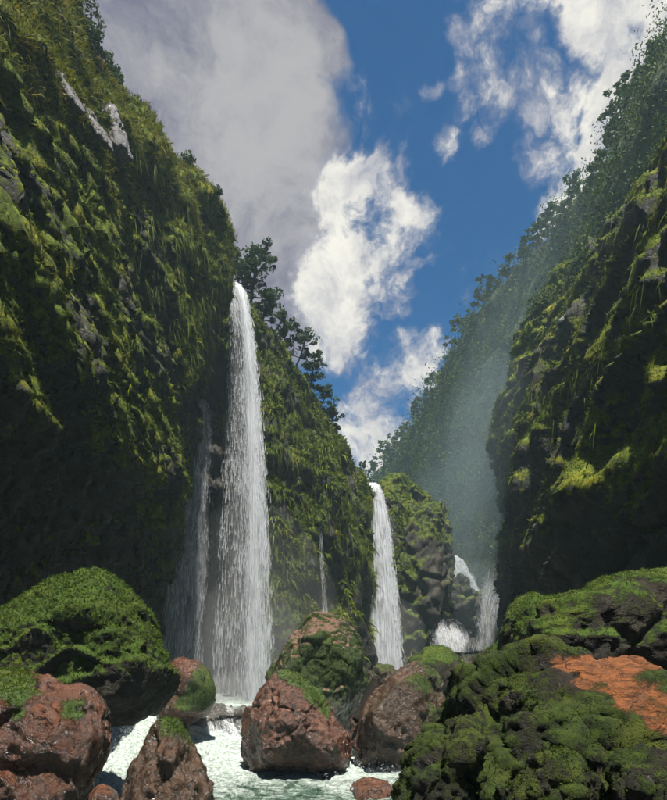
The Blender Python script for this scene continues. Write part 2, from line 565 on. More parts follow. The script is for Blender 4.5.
def cliff_detail(g, seed, lump=0.9, lscale=5.0, fold=(0, 0, 0), fold_amp=0.5, fold_f=0.5, cush=0.22, cush_s=1.5, droop=0.8, mask=None, fine=0.05, fold_a=0.09):
    """rock folds, moss cushions with a drooping lip, fine roughness; returns flat arrays"""
    V = g.V.reshape(-1, 3).copy()
    n, _ = g.normals()
    n = n.reshape(-1, 3)
    q = V + seed * 13.7
    m = 1.0 if mask is None else mask(V)
    d1 = fbm(q / lscale, 4, 0.5) * lump
    # folds running along a direction in the wall
    fd = unit(np.array(fold, float))
    up = np.array([0, 0, 1.0])
    perp = unit(np.cross(np.array([1.0, 0, 0]), fd))
    a = q @ fd
    b = q @ perp
    wq = fbm(q / 6.0, 3)
    fq = np.stack([a * fold_a, b * fold_f + wq * 1.3, q[:, 0] * 0.25], 1)
    rd = ridged(fq, 4, 0.5)
    d2 = (rd - 0.45) * fold_amp
    V = V + n * ((d1 + d2) * m)[:, None]
    g2 = Grid(V.reshape(g.V.shape))
    n, _ = g2.normals()
    n = n.reshape(-1, 3)
    # moss cushions
    wv = np.stack([fbm(q / 1.3, 2), fbm(q / 1.3 + 31, 2), fbm(q / 1.3 + 77, 2)], 1) * 0.5
    f1, f2, cid = worley(V * cush_s * np.array([1, 0.85, 1.15]) + wv + seed)
    c = np.clip(1 - f1 * 1.25, 0, 1) ** 0.7 * (0.35 + 0.65 * ((cid * 37) % 101) / 101.0)
    gap = sstep(f2 - f1, 0.0, 0.25)
    c = c * gap
    patch = sstep(fbm(q / 4.0 + 5, 3), -0.35, 0.25)
    steep = 1 - np.clip(n[:, 2], 0, 1) * 0.5
    dc = cush * c * (0.3 + 0.7 * patch) * steep * (1.0 if mask is None else m)
    f1b, f2b, cb = worley(V * cush_s * 2.6 + wv * 2 + seed * 3)
    dc2 = cush * 0.35 * np.clip(1 - f1b * 1.3, 0, 1) * patch * (1.0 if mask is None else m)
    f1c, f2c, cc_ = worley(V * cush_s * 6.0 + wv * 3 + seed * 5)
    dc3 = cush * 0.15 * np.clip(1 - f1c * 1.3, 0, 1) * (1.0 if mask is None else m)
    tot = dc + dc2 + dc3
    V = V + n * tot[:, None]
    V[:, 2] -= tot * droop
    V = V + n * (fbm(q * 2.2, 3, 0.6) * fine * 2)[:, None]
    g3 = Grid(V.reshape(g.V.shape))
    n, ar = g3.normals()
    return g3, n.reshape(-1, 3), ar.reshape(-1), dict(d1=d1, rd=rd, c=c, patch=patch, tot=tot, q=q)


_n, _a = gA.normals()
_V = gA.V.reshape(-1, 3)
gA = Grid((_V + _n.reshape(-1, 3) * (fbm(_V / 3.2 + 70, 4, 0.55) * 1.5 * sstep(_V[:, 2], 25, 32) + fbm(_V / 1.6 + 20, 4, 0.6) * 0.45)[:, None]).reshape(gA.V.shape))
gA, nA, arA, iA = cliff_detail(gA, 1, 1.2, 7.0, (0, 0.72, -0.7), 1.1, 0.40, 0.46, 1.55, 1.0)
VA = gA.V.reshape(-1, 3)
pxA = PX(VA)
upper = sstep(VA[:, 2] - (22.5 + (VA[:, 1] - 17) * 0.36), -1.5, 2.0)       # grassy upper slope
low = sstep(VA[:, 2], 13.5, 9.0)                                           # bare wet rock under the overhang
edge_bare = sstep(VA[:, 1], 38, 41) * sstep(VA[:, 2], 29, 24)
mA = 0.40 + 0.42 * nA[:, 2] + 0.30 * (iA['patch'] - 0.5) + 0.55 * np.clip(iA['tot'] / 0.4, 0, 1) - 0.35 * low - 0.22 * edge_bare + 0.32 * upper
tA = np.zeros(len(VA))
mA = mA + 0.15 * fbm(iA['q'] / 2.5, 3)
tintA = 0.0 * mA
meA = mesh_np('cliff_left', VA, gA.faces(), M['cliff_left'], True, {'moss': mA, 'tint': tintA})
tag(link('cliff_left', meA), 'tall overhanging mossy rock wall with grassy upper slope beside the tallest waterfall', 'cliff', kind='structure')

# --- wall behind the big fall, down to the second fall ----------------------
def B_prof(x, y, zr, back=1.0, over=0.0, dirx=0.35):
    """profile at (x, y) of the lower wall; the rim leans back"""
    nrm = np.array([0.72, -0.70]) if x > -6 else np.array([0.15, -0.99])
    pts = []
    for f, o in ((-0.12, 0.0), (0.05, 0.4), (0.2, 0.5), (0.36, 0.1), (0.5, 0.5), (0.62, 0.25), (0.76, -0.4 * back), (0.88, -1.0 * back + over), (0.97, -1.8 * back + over), (1.0, -2.8 * back + over)):
        z = 0.0 + f * zr if f > 0 else -2.5
        pts.append((x + nrm[0] * o, y + nrm[1] * o, z))
    pts.append((x - nrm[0] * 5, y - nrm[1] * 5, zr + 0.8))
    pts.append((x - nrm[0] * 12, y - nrm[1] * 12, zr + 1.0))
    pts.append((x - nrm[0] * 40, y - nrm[1] * 40, zr - 3))
    return pts


B = [
    B_prof(-24, 49, 35, 0.3), B_prof(-18, 50, 34, 0.3),
    B_prof(-13, 50.5, 33.5, 0.2, 2.0), B_prof(-9.5, 50.5, 32.8, 0.2, 3.2), B_prof(-7.2, 50.0, 32.4, 0.2, 2.8),
    B_prof(-5.6, 49.0, 32.6, 0.6), B_prof(-3.6, 50.5, 31.6, 0.9), B_prof(-1.5, 53.0, 29.8, 1.0), B_prof(0.6, 56.5, 27.2, 1.0),
    B_prof(2.4, 60.0, 24.6, 0.7), B_prof(3.6, 63.5, 23.4, 0.35), B_prof(3.9, 66.0, 22.8, 0.1), B_prof(5.4, 67.6, 22.4, 0.1), B_prof(8, 69, 22.0, 0.3), B_prof(14, 73, 20, 0.5),
]
dB = lambda q: np.where(q[:, 1] > 75, 0.3, 1.0)
gB = loft(B, 440, 330, (0, 30, 10), dB, [.1, .5, .8, .9, .8, .9, 1, 1, 1, 1, .7, .5, .4, .2])
gB, nB, arB, iB = cliff_detail(gB, 2, 1.3, 6.0, (0.5, 0.4, -0.75), 1.2, 0.40, 0.45, 0.9, 0.7, mask=lambda V: 1 - 0.75 * sstep(np.abs(V[:, 0] - 4.6), 2.0, 0.8) * sstep(V[:, 1], 62, 64))
VB = gB.V.reshape(-1, 3)
mB = 0.26 + 0.40 * nB[:, 2] + 0.35 * (iB['patch'] - 0.5) + 0.45 * np.clip(iB['tot'] / 0.45, 0, 1) + 0.22 * sstep(VB[:, 2], 14, 26) - 0.3 * sstep(VB[:, 2], 9, 3) + 0.35 * fbm(iB['q'] / 5.0 + 40, 3)
mB -= 0.30 * sstep(VB[:, 0], -6.0, -8.0) * sstep(VB[:, 2], 31, 28)
meB = mesh_np('cliff_middle', VB, gB.faces(), M['cliff_mid'], True, {'moss': mB})
tag(link('cliff_middle', meB), 'mossy rock wall between the tallest waterfall and the slim second waterfall', 'cliff', kind='structure')

# --- right wall ------------------------------------------------------------
def E_prof(Y, b, x1, x2, x3, x4, xr, zr, dz=0):
    return prof(Y, [(b, -2.5), (b, 4), (b + .2, 9), (x1, 14), (x2, 20), (x3, 26), (x4, 31), (xr, zr), (xr + 3, zr + 2), (xr + 7, zr + 4), (xr + 30, zr + 8)])


E = [
    E_prof(-50, 14, 15, 16, 17.5, 19.5, 22, 36), E_prof(-20, 12.5, 13.5, 14.5, 16, 18.3, 21, 36), E_prof(0, 11.5, 12.2, 13.2, 15, 17.5, 20.5, 35.5),
    E_prof(12, 10.2, 11.2, 12.6, 14.8, 17.6, 19.6, 33), E_prof(20, 9.9, 10.9, 12.4, 15.0, 17.8, 19.6, 32.4), E_prof(28, 11.0, 11.9, 13.2, 15.6, 18.2, 19.6, 31.8),
    E_prof(36, 12.3, 13.0, 14.0, 16.2, 18.6, 19.8, 32.2), E_prof(44, 13.8, 14.2, 14.8, 16.7, 18.8, 20.4, 34.2), E_prof(50, 15.2, 15.4, 15.4, 16.6, 18.4, 20.6, 36.2),
    E_prof(54.5, 16.6, 16.6, 16.0, 16.0, 17.6, 20.4, 37.6), E_prof(57.5, 18, 18, 17.2, 16.9, 18.2, 20.8, 38.0), E_prof(60, 20.5, 20.5, 19.8, 19.3, 20, 22, 38.2), E_prof(64, 26, 26, 25, 24.4, 24.4, 25.2, 38.5),
]
dE = lambda q: np.where(q[:, 0] > 27, 0.3, 1.0)
gE = loft(E, 450, 390, (0, 30, 15), dE, [.04, .04, .1, .5, 1.4, 1.3, 1.2, 1.0, .9, .6, .5, .3])
gE, nE, arE, iE = cliff_detail(gE, 3, 1.3, 6.0, (0, 0.74, -0.67), 3.4, 0.22, 0.30, 1.5, 0.8, fold_a=0.05)
VE = gE.V.reshape(-1, 3)
mE = 0.42 + 0.50 * nE[:, 2] + 0.30 * (iE['patch'] - 0.5) + 0.4 * np.clip(iE['tot'] / 0.4, 0, 1) - 0.45 * sstep(VE[:, 2], 12, 7) + 0.30 * fbm(iE['q'] / 5.0 + 60, 3) + 0.10 * sstep(VE[:, 2], 22, 30)
vein = sstep(iE['rd'], 0.80, 0.93) * sstep(fbm(iE['q'] / 3.0 + 9, 3), 0.02, 0.3)
meE = mesh_np('cliff_right', VE, gE.faces(), M['cliff_right'], True, {'moss': mE - 0.5 * vein, 'tint': 0.75 * vein})
tag(link('cliff_right', meE), 'steep folded mossy rock wall below the forested slope', 'cliff', kind='structure')

# --- forested slope above and beyond the right wall --------------------------
def D_prof(Y, x0, z0, xr, zr, bulge=1.5):
    pts = [(x0 - 2, z0 - 8), (x0, z0)]
    for f in (0.25, 0.5, 0.75, 0.92):
        pts.append((x0 + (xr - x0) * f - bulge * math.sin(f * math.pi), z0 + (zr - z0) * f))
    pts += [(xr, zr), (xr + 5, zr + 1.5), (xr + 14, zr), (xr + 40, zr - 12)]
    return prof(Y, pts)


Dp = [
    D_prof(-50, 26, 38, 36, 58), D_prof(-15, 24, 37, 33, 58), D_prof(10, 23, 36, 31, 58), D_prof(30, 22, 35, 29.5, 58), D_prof(45, 22, 36, 29.2, 57), D_prof(54, 22.5, 37, 30.5, 59.0),
    D_prof(60, 23.5, 34, 31.2, 60.5), D_prof(68, 23, 14, 32.5, 62), D_prof(76, 22.5, 4, 33.2, 63.5), D_prof(90, 21.5, 3, 31.2, 66, 2), D_prof(110, 20, 3, 26, 66, 2.5),
    D_prof(130, 17.5, 4, 22.6, 63, 2), D_prof(150, 14, 5, 18.4, 58.5, 1.5),
    [(x, y, z) for x, y, z in zip((6, 7, 8, 9, 10, 11, 11.5, 14, 20, 40), (160, 163, 166, 168, 170, 172, 174, 180, 190, 205), (-3, 5, 20, 33, 44, 51, 55, 57, 57, 50))],
    [(x, y, z) for x, y, z in zip((-8, -8, -7, -6, -5, -4, -3, -2, 0, 5), (164, 168, 172, 175, 177, 179, 181, 186, 196, 210), (-3, 5, 18, 30, 41, 48, 52, 54, 55, 48))],
    [(x, y, z) for x, y, z in zip((-30, -30, -30, -30, -30, -30, -30, -30, -30, -30), (164, 168, 172, 175, 177, 179, 181, 186, 196, 210), (-3, 5, 18, 30, 39, 45, 49, 51, 52, 46))],
]
gD = loft(Dp, 300, 180, (0, 60, 30), None, [.1, .1, .3, .8, .8, .8, .8, .8, 1, 1, 1, 1, .6, .4, .2])
Vd = gD.V.reshape(-1, 3)
nd_, _ = gD.normals()
Vd = Vd + nd_.reshape(-1, 3) * (fbm(Vd / 11.0, 4) * 2.2 + fbm(Vd / 3.0 + 50, 3) * 0.7)[:, None]
gD = Grid(Vd.reshape(gD.V.shape))
nD, arD = gD.normals()
nD, arD = nD.reshape(-1, 3), arD.reshape(-1)
mD = 0.6 + 0.3 * nD[:, 2] + 0.3 * fbm(Vd / 6.0 + 3, 3)
meD = mesh_np('hillside_right', Vd, gD.faces(), M['slope'], True, {'moss': mD})
tag(link('hillside_right', meD), 'high steep forested hillside closing the gorge behind the right wall', 'hillside', kind='structure')

# ------------------------------------------------------------------ ground and water
def water_z(x, y):
    """water level: pool in front, ledge, upper pool under the big fall; a side chute on the left"""
    main = 0.0 + 1.05 * sstep(y, 31.8, 35.5) + 0.25 * sstep(y, 40, 60) + 1.2 * sstep(y, 52, 66) + 1.6 * sstep(y, 70, 80)
    chute = -0.1 + 1.2 * sstep(y, 23.5, 30.5)
    f = sstep(x, -5.0, -8.4) * sstep(y, 36, 30.0)
    return main * (1 - f) + chute * f


ys = np.concatenate([np.linspace(-60, 10, 24)[:-1], np.linspace(10, 50, 110)[:-1], np.linspace(50, 216, 60)])
xs = np.concatenate([np.linspace(-75, -20, 18)[:-1], np.linspace(-20, 20, 110)[:-1], np.linspace(20, 80, 20)])
XX, YY = np.meshgrid(xs, ys, indexing='ij')
bx = XX.ravel()
by = YY.ravel()
bq = np.stack([bx, by, 0 * bx], 1)
bz = water_z(bx, by) - 0.75 + fbm(bq / 3.0, 4) * 0.5 + fbm(bq / 14.0 + 4, 3) * 0.6
bz += 0.9 * sstep(np.abs(bx), 8, 14)
gG = Grid(np.stack([bx, by, bz], 1).reshape(len(xs), len(ys), 3))
meG = mesh_np('ground', gG.V.reshape(-1, 3), gG.faces(), M['bed'], True, {'moss': 0.15 + 0.3 * fbm(bq / 2.0, 3)})
tag(link('ground', meG), 'dark rocky bed of the gorge under the river', 'ground', kind='structure')

xs = np.linspace(-14, 11, 230)
ys = np.concatenate([np.linspace(8, 40, 330)[:-1], np.linspace(40, 60, 60)])
XX, YY = np.meshgrid(xs, ys, indexing='ij')
bx, by = XX.ravel(), YY.ravel()
bq = np.stack([bx, by, 0 * bx], 1)
wz = water_z(bx, by)
gradz = np.abs(np.gradient(wz.reshape(XX.shape), ys, axis=1)).ravel()
turb = 0.35 + 1.6 * np.clip(gradz, 0, 0.6) + 0.35 * sstep(by, 36, 33) * sstep(by, 22, 27) 
wq = bq + np.stack([fbm(bq / 1.5, 2), fbm(bq / 1.5 + 9, 2), 0 * bx], 1) * 0.6
wd_ = turb * (0.34 * fbm(wq / 1.2, 5, 0.6) + 0.26 * (ridged(wq * [1, 0.7, 1] / 0.9 + 3, 4, 0.6) - 0.5))
wz = wz + wd_
foam = 0.30 + 0.7 * np.clip(gradz * 2.2, 0, 1) + 0.45 * sstep(by, 38, 33) * sstep(by, 18, 27) + 0.35 * sstep((bx + 6.5) ** 2 + (by - 45) ** 2, 60, 8) + 0.25 * fbm(bq / 3.0 + 8, 3)
foam += 0.5 * sstep(bx, -5.5, -7.5) * sstep(by, 34, 31)
foam += 1.7 * wd_ + 0.05
foam -= 0.75 * sstep(by, 33.0, 34.2) * sstep(by, 41, 37) * sstep(bx, -11, -9)
gW = Grid(np.stack([bx, by, wz], 1).reshape(len(xs), len(ys), 3))
meW = mesh_np('river_water', gW.V.reshape(-1, 3), gW.faces(), M['river'], True, {'foam': foam})
tag(link('river_water', meW), 'foaming pale green river water rushing between the boulders', 'water', kind='structure')

def hitY(V, u, v, r=5):
    px = PX(V)
    m = (np.abs(px[:, 0] - u) < r) & (np.abs(px[:, 1] - v) < r) & (V[:, 1] > 3)
    return float(V[m, 1].min()) if m.any() else None


# ------------------------------------------------------------------ boulders
_ico = {}


def ico(sub):
    if sub not in _ico:
        bm = bmesh.new()
        bmesh.ops.create_icosphere(bm, subdivisions=sub, radius=1.0)
        V = np.array([v.co[:] for v in bm.verts])
        F = np.array([[v.index for v in f.verts] for f in bm.faces])
        bm.free()
        _ico[sub] = (V, F)
    return _ico[sub]


def vert_normals(V, F):
    fn = np.cross(V[F[:, 1]] - V[F[:, 0]], V[F[:, 2]] - V[F[:, 0]])
    n = np.zeros_like(V)
    for k in range(3):
        for a in range(3):
            n[:, a] += np.bincount(F[:, k], fn[:, a], len(V))
    return unit(n)


def hull_planes(pts):
    bm = bmesh.new()
    for p in pts:
        bm.verts.new(p)
    bmesh.ops.convex_hull(bm, input=bm.verts)
    bm.normal_update()
    c = np.mean(pts, 0)
    c = np.array([(np.min(pts, 0)[k] + np.max(pts, 0)[k]) / 2 for k in range(3)]) * 0.5 + c * 0.5
    N, Dd = [], []
    for f in bm.faces:
        n = np.array(f.normal[:])
        d = np.dot(n, np.array(f.verts[0].co[:]) - c)
        if d < 0:
            n, d = -n, -d
        if d > 1e-4 and not any(np.dot(n, m) > 0.985 for m in N):
            N.append(n)
            Dd.append(d)
    bm.free()
    return c, np.array(N), np.array(Dd)


def star_rock(sil, Y, depth, sub=5, p=18, front=0.62, extra=(), seed=0, lump=0.07, strata=0.03, cush=0.0, cush_s=3.0, fine=0.008, grow=1.03, fdepth=0.5, chip=0.42, mossfn=None):
    sil = [(s[0], s[1], s[2] if len(s) > 2 else 0.0) for s in sil]
    u = np.array([s[0] for s in sil])
    v = np.array([s[1] for s in sil])
    cu, cv = (u.min() + u.max()) / 2, (v.min() + v.max()) / 2
    pts = []
    for (a, b, dy) in sil:
        pts.append(P(a, b, Y + dy))
        pts.append(P(cu + (a - cu) * front, cv + (b - cv) * front, Y + dy * .5 - depth * fdepth))
        pts.append(P(cu + (a - cu) * front, cv + (b - cv) * front, Y + dy * .5 + depth * 0.5))
    for (a, b, dy) in extra:
        pts.append(P(a, b, Y + dy))
    pts = np.array(pts)
    c, N, Dd = hull_planes(pts)
    ext = pts.max(0) - pts.min(0)
    dirs, F = ico(sub)
    dirs = unit(dirs * ext)
    a = np.maximum(dirs @ N.T, 0) / Dd
    r = (a ** p).sum(1) ** (-1.0 / p)
    V = c + dirs * (r * grow)[:, None]
    size = float(np.median(ext))
    n = vert_normals(V, F)
    q = V / size + seed * 7.7
    d = fbm(q * 2.0, 3, 0.5) * lump * 0.6 * size
    wp = np.stack([fbm(q * 3, 2), fbm(q * 3 + 11, 2), fbm(q * 3 + 23, 2)], 1) * 0.22
    for fs, am in ((1.9, 0.16), (4.3, 0.075), (9.5, 0.032)):      # chipped, tilted facets
        w1, w2, ci, off = worley(q * fs + wp, True)
        d += am * chip * size * (_G[ci] * off).sum(1) * sstep(w2 - w1, 0.0, 0.10)
    w1, w2, ci = worley(q * 1.7 + wp * 1.6 + 40)
    d -= 0.022 * size * sstep(w2 - w1, 0.055, 0.0) * sstep(fbm(q * 2 + 8, 2), -0.15, 0.1)
    d += (ridged(q * 5.0, 3) - 0.5) * strata * size * 0.6
    V = V + n * d[:, None]
    n = vert_normals(V, F)
    tot = np.zeros(len(V))
    if cush:
        qq = V + seed * 3.1
        wv = np.stack([fbm(qq * 1.5, 2), fbm(qq * 1.5 + 31, 2), fbm(qq * 1.5 + 77, 2)], 1) * 0.5
        f1, f2, cid = worley(qq * cush_s + wv)
        tot = np.clip(1 - f1 * 1.25, 0, 1) ** 0.7 * (0.3 + 0.7 * ((cid * 37) % 101) / 101.0) * sstep(f2 - f1, 0, 0.2)
        f1, f2, cid = worley(qq * cush_s * 2.7 + wv * 2)
        tot = tot + 0.45 * np.clip(1 - f1 * 1.3, 0, 1)
        k = 0.35 + 0.65 * sstep(fbm(qq * 0.8 + 3, 3), -0.3, 0.2)
        mm = mossfn(V, n, size) if mossfn else 1.0
        tot = tot * k * sstep(mm, 0.25, 0.6)
        V = V + n * (tot * cush)[:, None]
        V[:, 2] -= tot * cush * 0.7
    V = V + n * (fbm(q * 28, 3, 0.6) * fine * size * (1 + 0 * tot))[:, None]
    n = vert_normals(V, F)
    return V, F, n, tot, size


def blades(roots, dirs, ln, wd, droop, rng, rnd=None):
    """bent grass blades: 5 vertices, 3 triangles each"""
    N = len(roots)
    side = unit(np.cross(dirs, rng.normal(size=(N, 3))))
    ln = ln[:, None]
    wd = wd[:, None]
    mid = roots + dirs * ln * 0.55
    tip = roots + dirs * ln * 0.9
    mid[:, 2] -= (ln * droop * 0.15)[:, 0]
    tip[:, 2] -= (ln * droop * 0.6)[:, 0]
    V = np.stack([roots - side * wd, roots + side * wd, mid - side * wd * 0.7, mid + side * wd * 0.7, tip], 1).reshape(-1, 3)
    k = np.arange(N)[:, None] * 5
    F = np.concatenate([k + [0, 1, 3], k + [0, 3, 2], k + [2, 3, 4]], 0)
    r = rng.rand(N) if rnd is None else rnd
    return V, F, np.repeat(r, 5)


def leaves(cen, nrm, size, rng, rnd=None, aspect=0.55):
    """small pointed leaf quads"""
    N = len(cen)
    a = unit(np.cross(nrm, rng.normal(size=(N, 3))))
    b = np.cross(nrm, a)
    s = size[:, None]
    V = np.stack([cen - a * s, cen - b * s * aspect, cen + a * s, cen + b * s * aspect], 1).reshape(-1, 3)
    k = np.arange(N)[:, None] * 4
    F = k + [0, 1, 2, 3]
    r = rng.rand(N) if rnd is None else rnd
    return V, F, np.repeat(r, 4)


def sprigs(roots, dirs, ln, wd, rng, rnd):
    """moss sprigs and small leaves: one triangle each"""
    N = len(roots)
    side = unit(np.cross(dirs, rng.normal(size=(N, 3))))
    V = np.stack([roots - side * wd[:, None], roots + side * wd[:, None], roots + dirs * ln[:, None]], 1).reshape(-1, 3)
    F = np.arange(N * 3).reshape(N, 3)
    return V, F, np.repeat(rnd, 3)


def pick(weights, n, rng):
    c = np.cumsum(weights)
    return np.searchsorted(c, rng.rand(n) * c[-1])


def moss_tufts(V, n, mask, count, ln, wd, rng, name, parent, mat='moss', droop=0.5):
    i = pick(mask, count, rng)
    d = unit(n[i] * 0.8 + rng.normal(size=(count, 3)) * 0.8)
    L = ln * (0.5 + rng.rand(count))
    base = V[i] + rng.normal(size=(count, 3)) * ln * 0.4 - n[i] * ln * 0.1
    rn = np.clip(0.5 + 0.5 * fbm(V[i] * 2.0, 3) + rng.normal(size=count) * 0.18, 0, 1)
    Vb, Fb, rb = sprigs(base, d, L, wd * (0.6 + 0.8 * rng.rand(count)), rng, rn)
    o = link(name, mesh_np(name, Vb, Fb, M[mat], False, {'rnd': rb}), parent)
    o['kind'] = 'stuff'
    return o


def boulder(label, sil, Y, depth, mat, moss_bias=0.2, up=0.4, patches=(), tints=(), tuft=0, tuft_l=0.1, cat_='boulder', name='boulder', group=None, seed=0, kind=None, mn=0.25, mfun=None, tfun=None, tuft_mat='moss', **kw):
    def mossfn(V, n, size):
        px = PX(V)
        m = moss_bias + up * n[:, 2] + mn * fbm(V / size * 3.5 + seed, 4) + 0.12 * fbm(V / size * 14 + seed, 3)
        for (u, v, ru, rv, wgt) in patches:
            d2 = ((px[:, 0] - u) / ru) ** 2 + ((px[:, 1] - v) / rv) ** 2
            m = m + wgt * np.exp(-d2) * (n[:, 1] < 0.4)
        if mfun:
            m = m + mfun(V, n)
        return m

    V, F, n, tot, size = star_rock(sil, Y, depth, seed=seed, mossfn=mossfn, **kw)
    px = PX(V)
    m = mossfn(V, n, size) + 0.15 * tot
    ti = np.zeros(len(V))
    for (u, v, ru, rv, wgt) in tints:
        d2 = ((px[:, 0] - u) / ru) ** 2 + ((px[:, 1] - v) / rv) ** 2
        ti = ti + wgt * np.exp(-d2 * d2) * (n[:, 1] < 0.5)
    if tfun:
        ti = tfun(V, n)
    else:
        m = m - 0.40 * np.clip(ti, 0, 1)
    base = np.array([V[:, 0].mean(), V[:, 1].mean(), V[:, 2].min()])
    o = link(name, mesh_np(name, V - base, F, M[mat], True, {'moss': m, 'tint': ti}), None, base)
    tag(o, label, cat_, group, kind)
    if tuft:
        rng = np.random.RandomState(seed + 100)
        w_ = sstep(m - 0.9 * np.clip(ti, 0, 1) + 0.35 * fbm(V / size * 14.0, 3), 0.42, 0.75) * (n[:, 1] < 0.5)
        if w_.sum() > 5:
            moss_tufts(V - base, n, w_, int(tuft * 0.6), tuft_l * 0.5, tuft_l * 0.13, rng, 'moss', o, tuft_mat)
    return o


# -- left bank
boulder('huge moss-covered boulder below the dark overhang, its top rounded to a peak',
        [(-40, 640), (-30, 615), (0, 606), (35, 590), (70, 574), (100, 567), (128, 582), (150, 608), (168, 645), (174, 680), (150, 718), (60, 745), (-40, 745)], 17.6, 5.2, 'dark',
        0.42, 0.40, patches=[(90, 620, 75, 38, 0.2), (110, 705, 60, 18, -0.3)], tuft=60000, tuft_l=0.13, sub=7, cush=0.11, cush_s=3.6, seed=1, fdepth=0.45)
boulder('rounded wet red boulder with small moss patches beside the white side chute',
        [(-60, 680), (-20, 664), (20, 664), (60, 668), (90, 684), (112, 706), (120, 730), (115, 755), (98, 782), (82, 805), (50, 870), (-60, 880)], 11.8, 3.6, 'red',
        -0.12, 0.12, patches=[(12, 682, 36, 20, 0.9), (72, 712, 18, 15, 0.75), (18, 718, 16, 22, 0.6), (88, 700, 12, 10, 0.3)], tuft=16000, tuft_l=0.07, sub=7, seed=2, p=14, lump=0.05, strata=0.035, cush=0.05, cush_s=6)
boulder('small boulder half red half moss between the peaked green boulder and the waterfall foot',
        [(152, 700), (162, 672), (178, 658), (198, 662), (214, 680), (216, 700), (208, 716), (180, 726), (152, 724)], 30, 4, 'red',
        0.05, 0.25, patches=[(202, 690, 20, 24, 0.9), (180, 705, 22, 9, .5), (176, 670, 16, 9, -0.5)], tuft=9000, tuft_l=0.1, sub=5, seed=3)
boulder('pointed dark brown boulder standing between the side chute and the green pool',
        [(116, 812), (124, 780), (142, 742), (158, 714), (172, 716), (192, 745), (210, 785), (220, 830), (200, 900), (110, 900)], 13.2, 3.0, 'brown',
        0.02, 0.25, patches=[(172, 728, 18, 14, 0.55), (190, 750, 8, 20, 0.3)], tuft=7000, tuft_l=0.07, sub=6, seed=4, p=16, lump=0.05)
boulder('little red stone at the foot of the side chute',
        [(88, 795), (96, 786), (108, 785), (118, 792), (120, 808), (100, 820), (86, 812)], 15.2, 1.2, 'red', -0.2, 0.1, sub=4, seed=5, name='stone', cat_='stone')
boulder('low wet grey ledge with a film of water below the tallest waterfall',
        [(180, 728), (196, 716), (220, 707), (250, 704), (262, 712), (258, 728), (240, 742), (190, 745)], 35.2, 5, 'grey', -0.1, 0.05, sub=6, chip=1.4, seed=6, name='rock_ledge', cat_='rock ledge', lump=0.03)

# -- centre
boulder('angular red-brown boulder with a strip of moss down its shoulder beside the green pool',
        [(243, 740), (246, 718), (262, 690), (276, 670), (292, 672), (318, 690), (340, 722), (354, 748), (352, 772), (300, 782), (250, 776)], 24.5, 5, 'red',
        -0.08, 0.12, patches=[(300, 680, 16, 8, 0.9), (316, 696, 14, 10, 0.9), (286, 673, 12, 6, 0.8), (326, 712, 10, 10, .6)], tuft=16000, tuft_l=0.09, sub=7, seed=7, p=22, cush=0.05, cush_s=6, extra=[(290, 720, -3.0), (335, 745, -2.6)])
boulder('tilted boulder with a thick green moss face and a bare red top rim',
        [(268, 676), (282, 654), (304, 618), (318, 610), (345, 620), (364, 645), (368, 664), (362, 700), (340, 740), (280, 740)], 33.0, 5.5, 'rimmed',
        0.30, 0.0, mfun=lambda V, n: 0.40 * sstep(-n[:, 1], 0.1, 0.6) - 0.75 * sstep(n[:, 2], 0.62, 0.85) - 0.25 * sstep(-n[:, 0], 0.6, 0.9) - 0.35 * sstep(V[:, 2], 3.2, 1.2),  # last term fades moss to dark rock, painting the shadowed bottom
        tfun=lambda V, n: 1.1 * np.maximum(sstep(n[:, 2], 0.55, 0.8), 0.7 * sstep(-n[:, 0], 0.6, 0.9) * sstep(V[:, 2], 4.2, 5.2)) * sstep(V[:, 2], 1.5, 3.0), tuft=24000, tuft_l=0.11, sub=7, seed=8, p=26, cush=0.06, cush_s=5,
        extra=[(322, 634, -2.7), (356, 660, -2.3), (292, 668, -2.4)], lump=0.03)
boulder('broad dark brown boulder right of the angular red one at the water edge',
        [(352, 745), (360, 712), (378, 690), (398, 668), (418, 658), (434, 672), (442, 700), (444, 740), (430, 772), (360, 776)], 25.5, 5, 'brown',
        0.10, 0.30, patches=[(425, 680, 20, 18, 0.4), (400, 668, 16, 6, -0.6), (430, 720, 16, 20, 0.35)], tuft=9000, tuft_l=0.09, sub=6, seed=9)
boulder('dark wet wedge of rock jammed between the tilted mossy boulder and the broad brown boulder',
        [(340, 765), (346, 730), (356, 706), (366, 700), (378, 712), (384, 740), (380, 770), (350, 780)], 28.2, 2.4, 'brown', 0.05, 0.2, sub=5, seed=22, chip=0.9)
boulder('small brown stone at the foot of the slim second waterfall',
        [(362, 690), (368, 672), (378, 664), (392, 668), (402, 682), (404, 704), (380, 712), (362, 706)], 38, 3.5, 'brown', 0.3, 0.35, tuft=2500, tuft_l=0.12, chip=0.9, sub=6, seed=10, name='stone', cat_='stone')
boulder('low red-brown stone washed by the river below the angular red boulder',
        [(346, 800), (352, 782), (368, 777), (388, 781), (398, 792), (400, 812), (370, 826), (348, 820)], 20.5, 2.4, 'red', -0.25, 0.05, sub=5, seed=11, name='stone', cat_='stone')
boulder('rounded moss-capped boulder in front of the small lower cascade',
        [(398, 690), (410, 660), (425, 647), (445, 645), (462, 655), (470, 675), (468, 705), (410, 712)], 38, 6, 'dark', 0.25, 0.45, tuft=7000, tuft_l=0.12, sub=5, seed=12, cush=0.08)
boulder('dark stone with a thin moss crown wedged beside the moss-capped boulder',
        [(438, 694), (444, 672), (458, 662), (472, 666), (482, 684), (484, 708), (450, 716)], 31, 3, 'dark', 0.0, 0.55, tuft=4000, tuft_l=0.1, sub=5, seed=13)
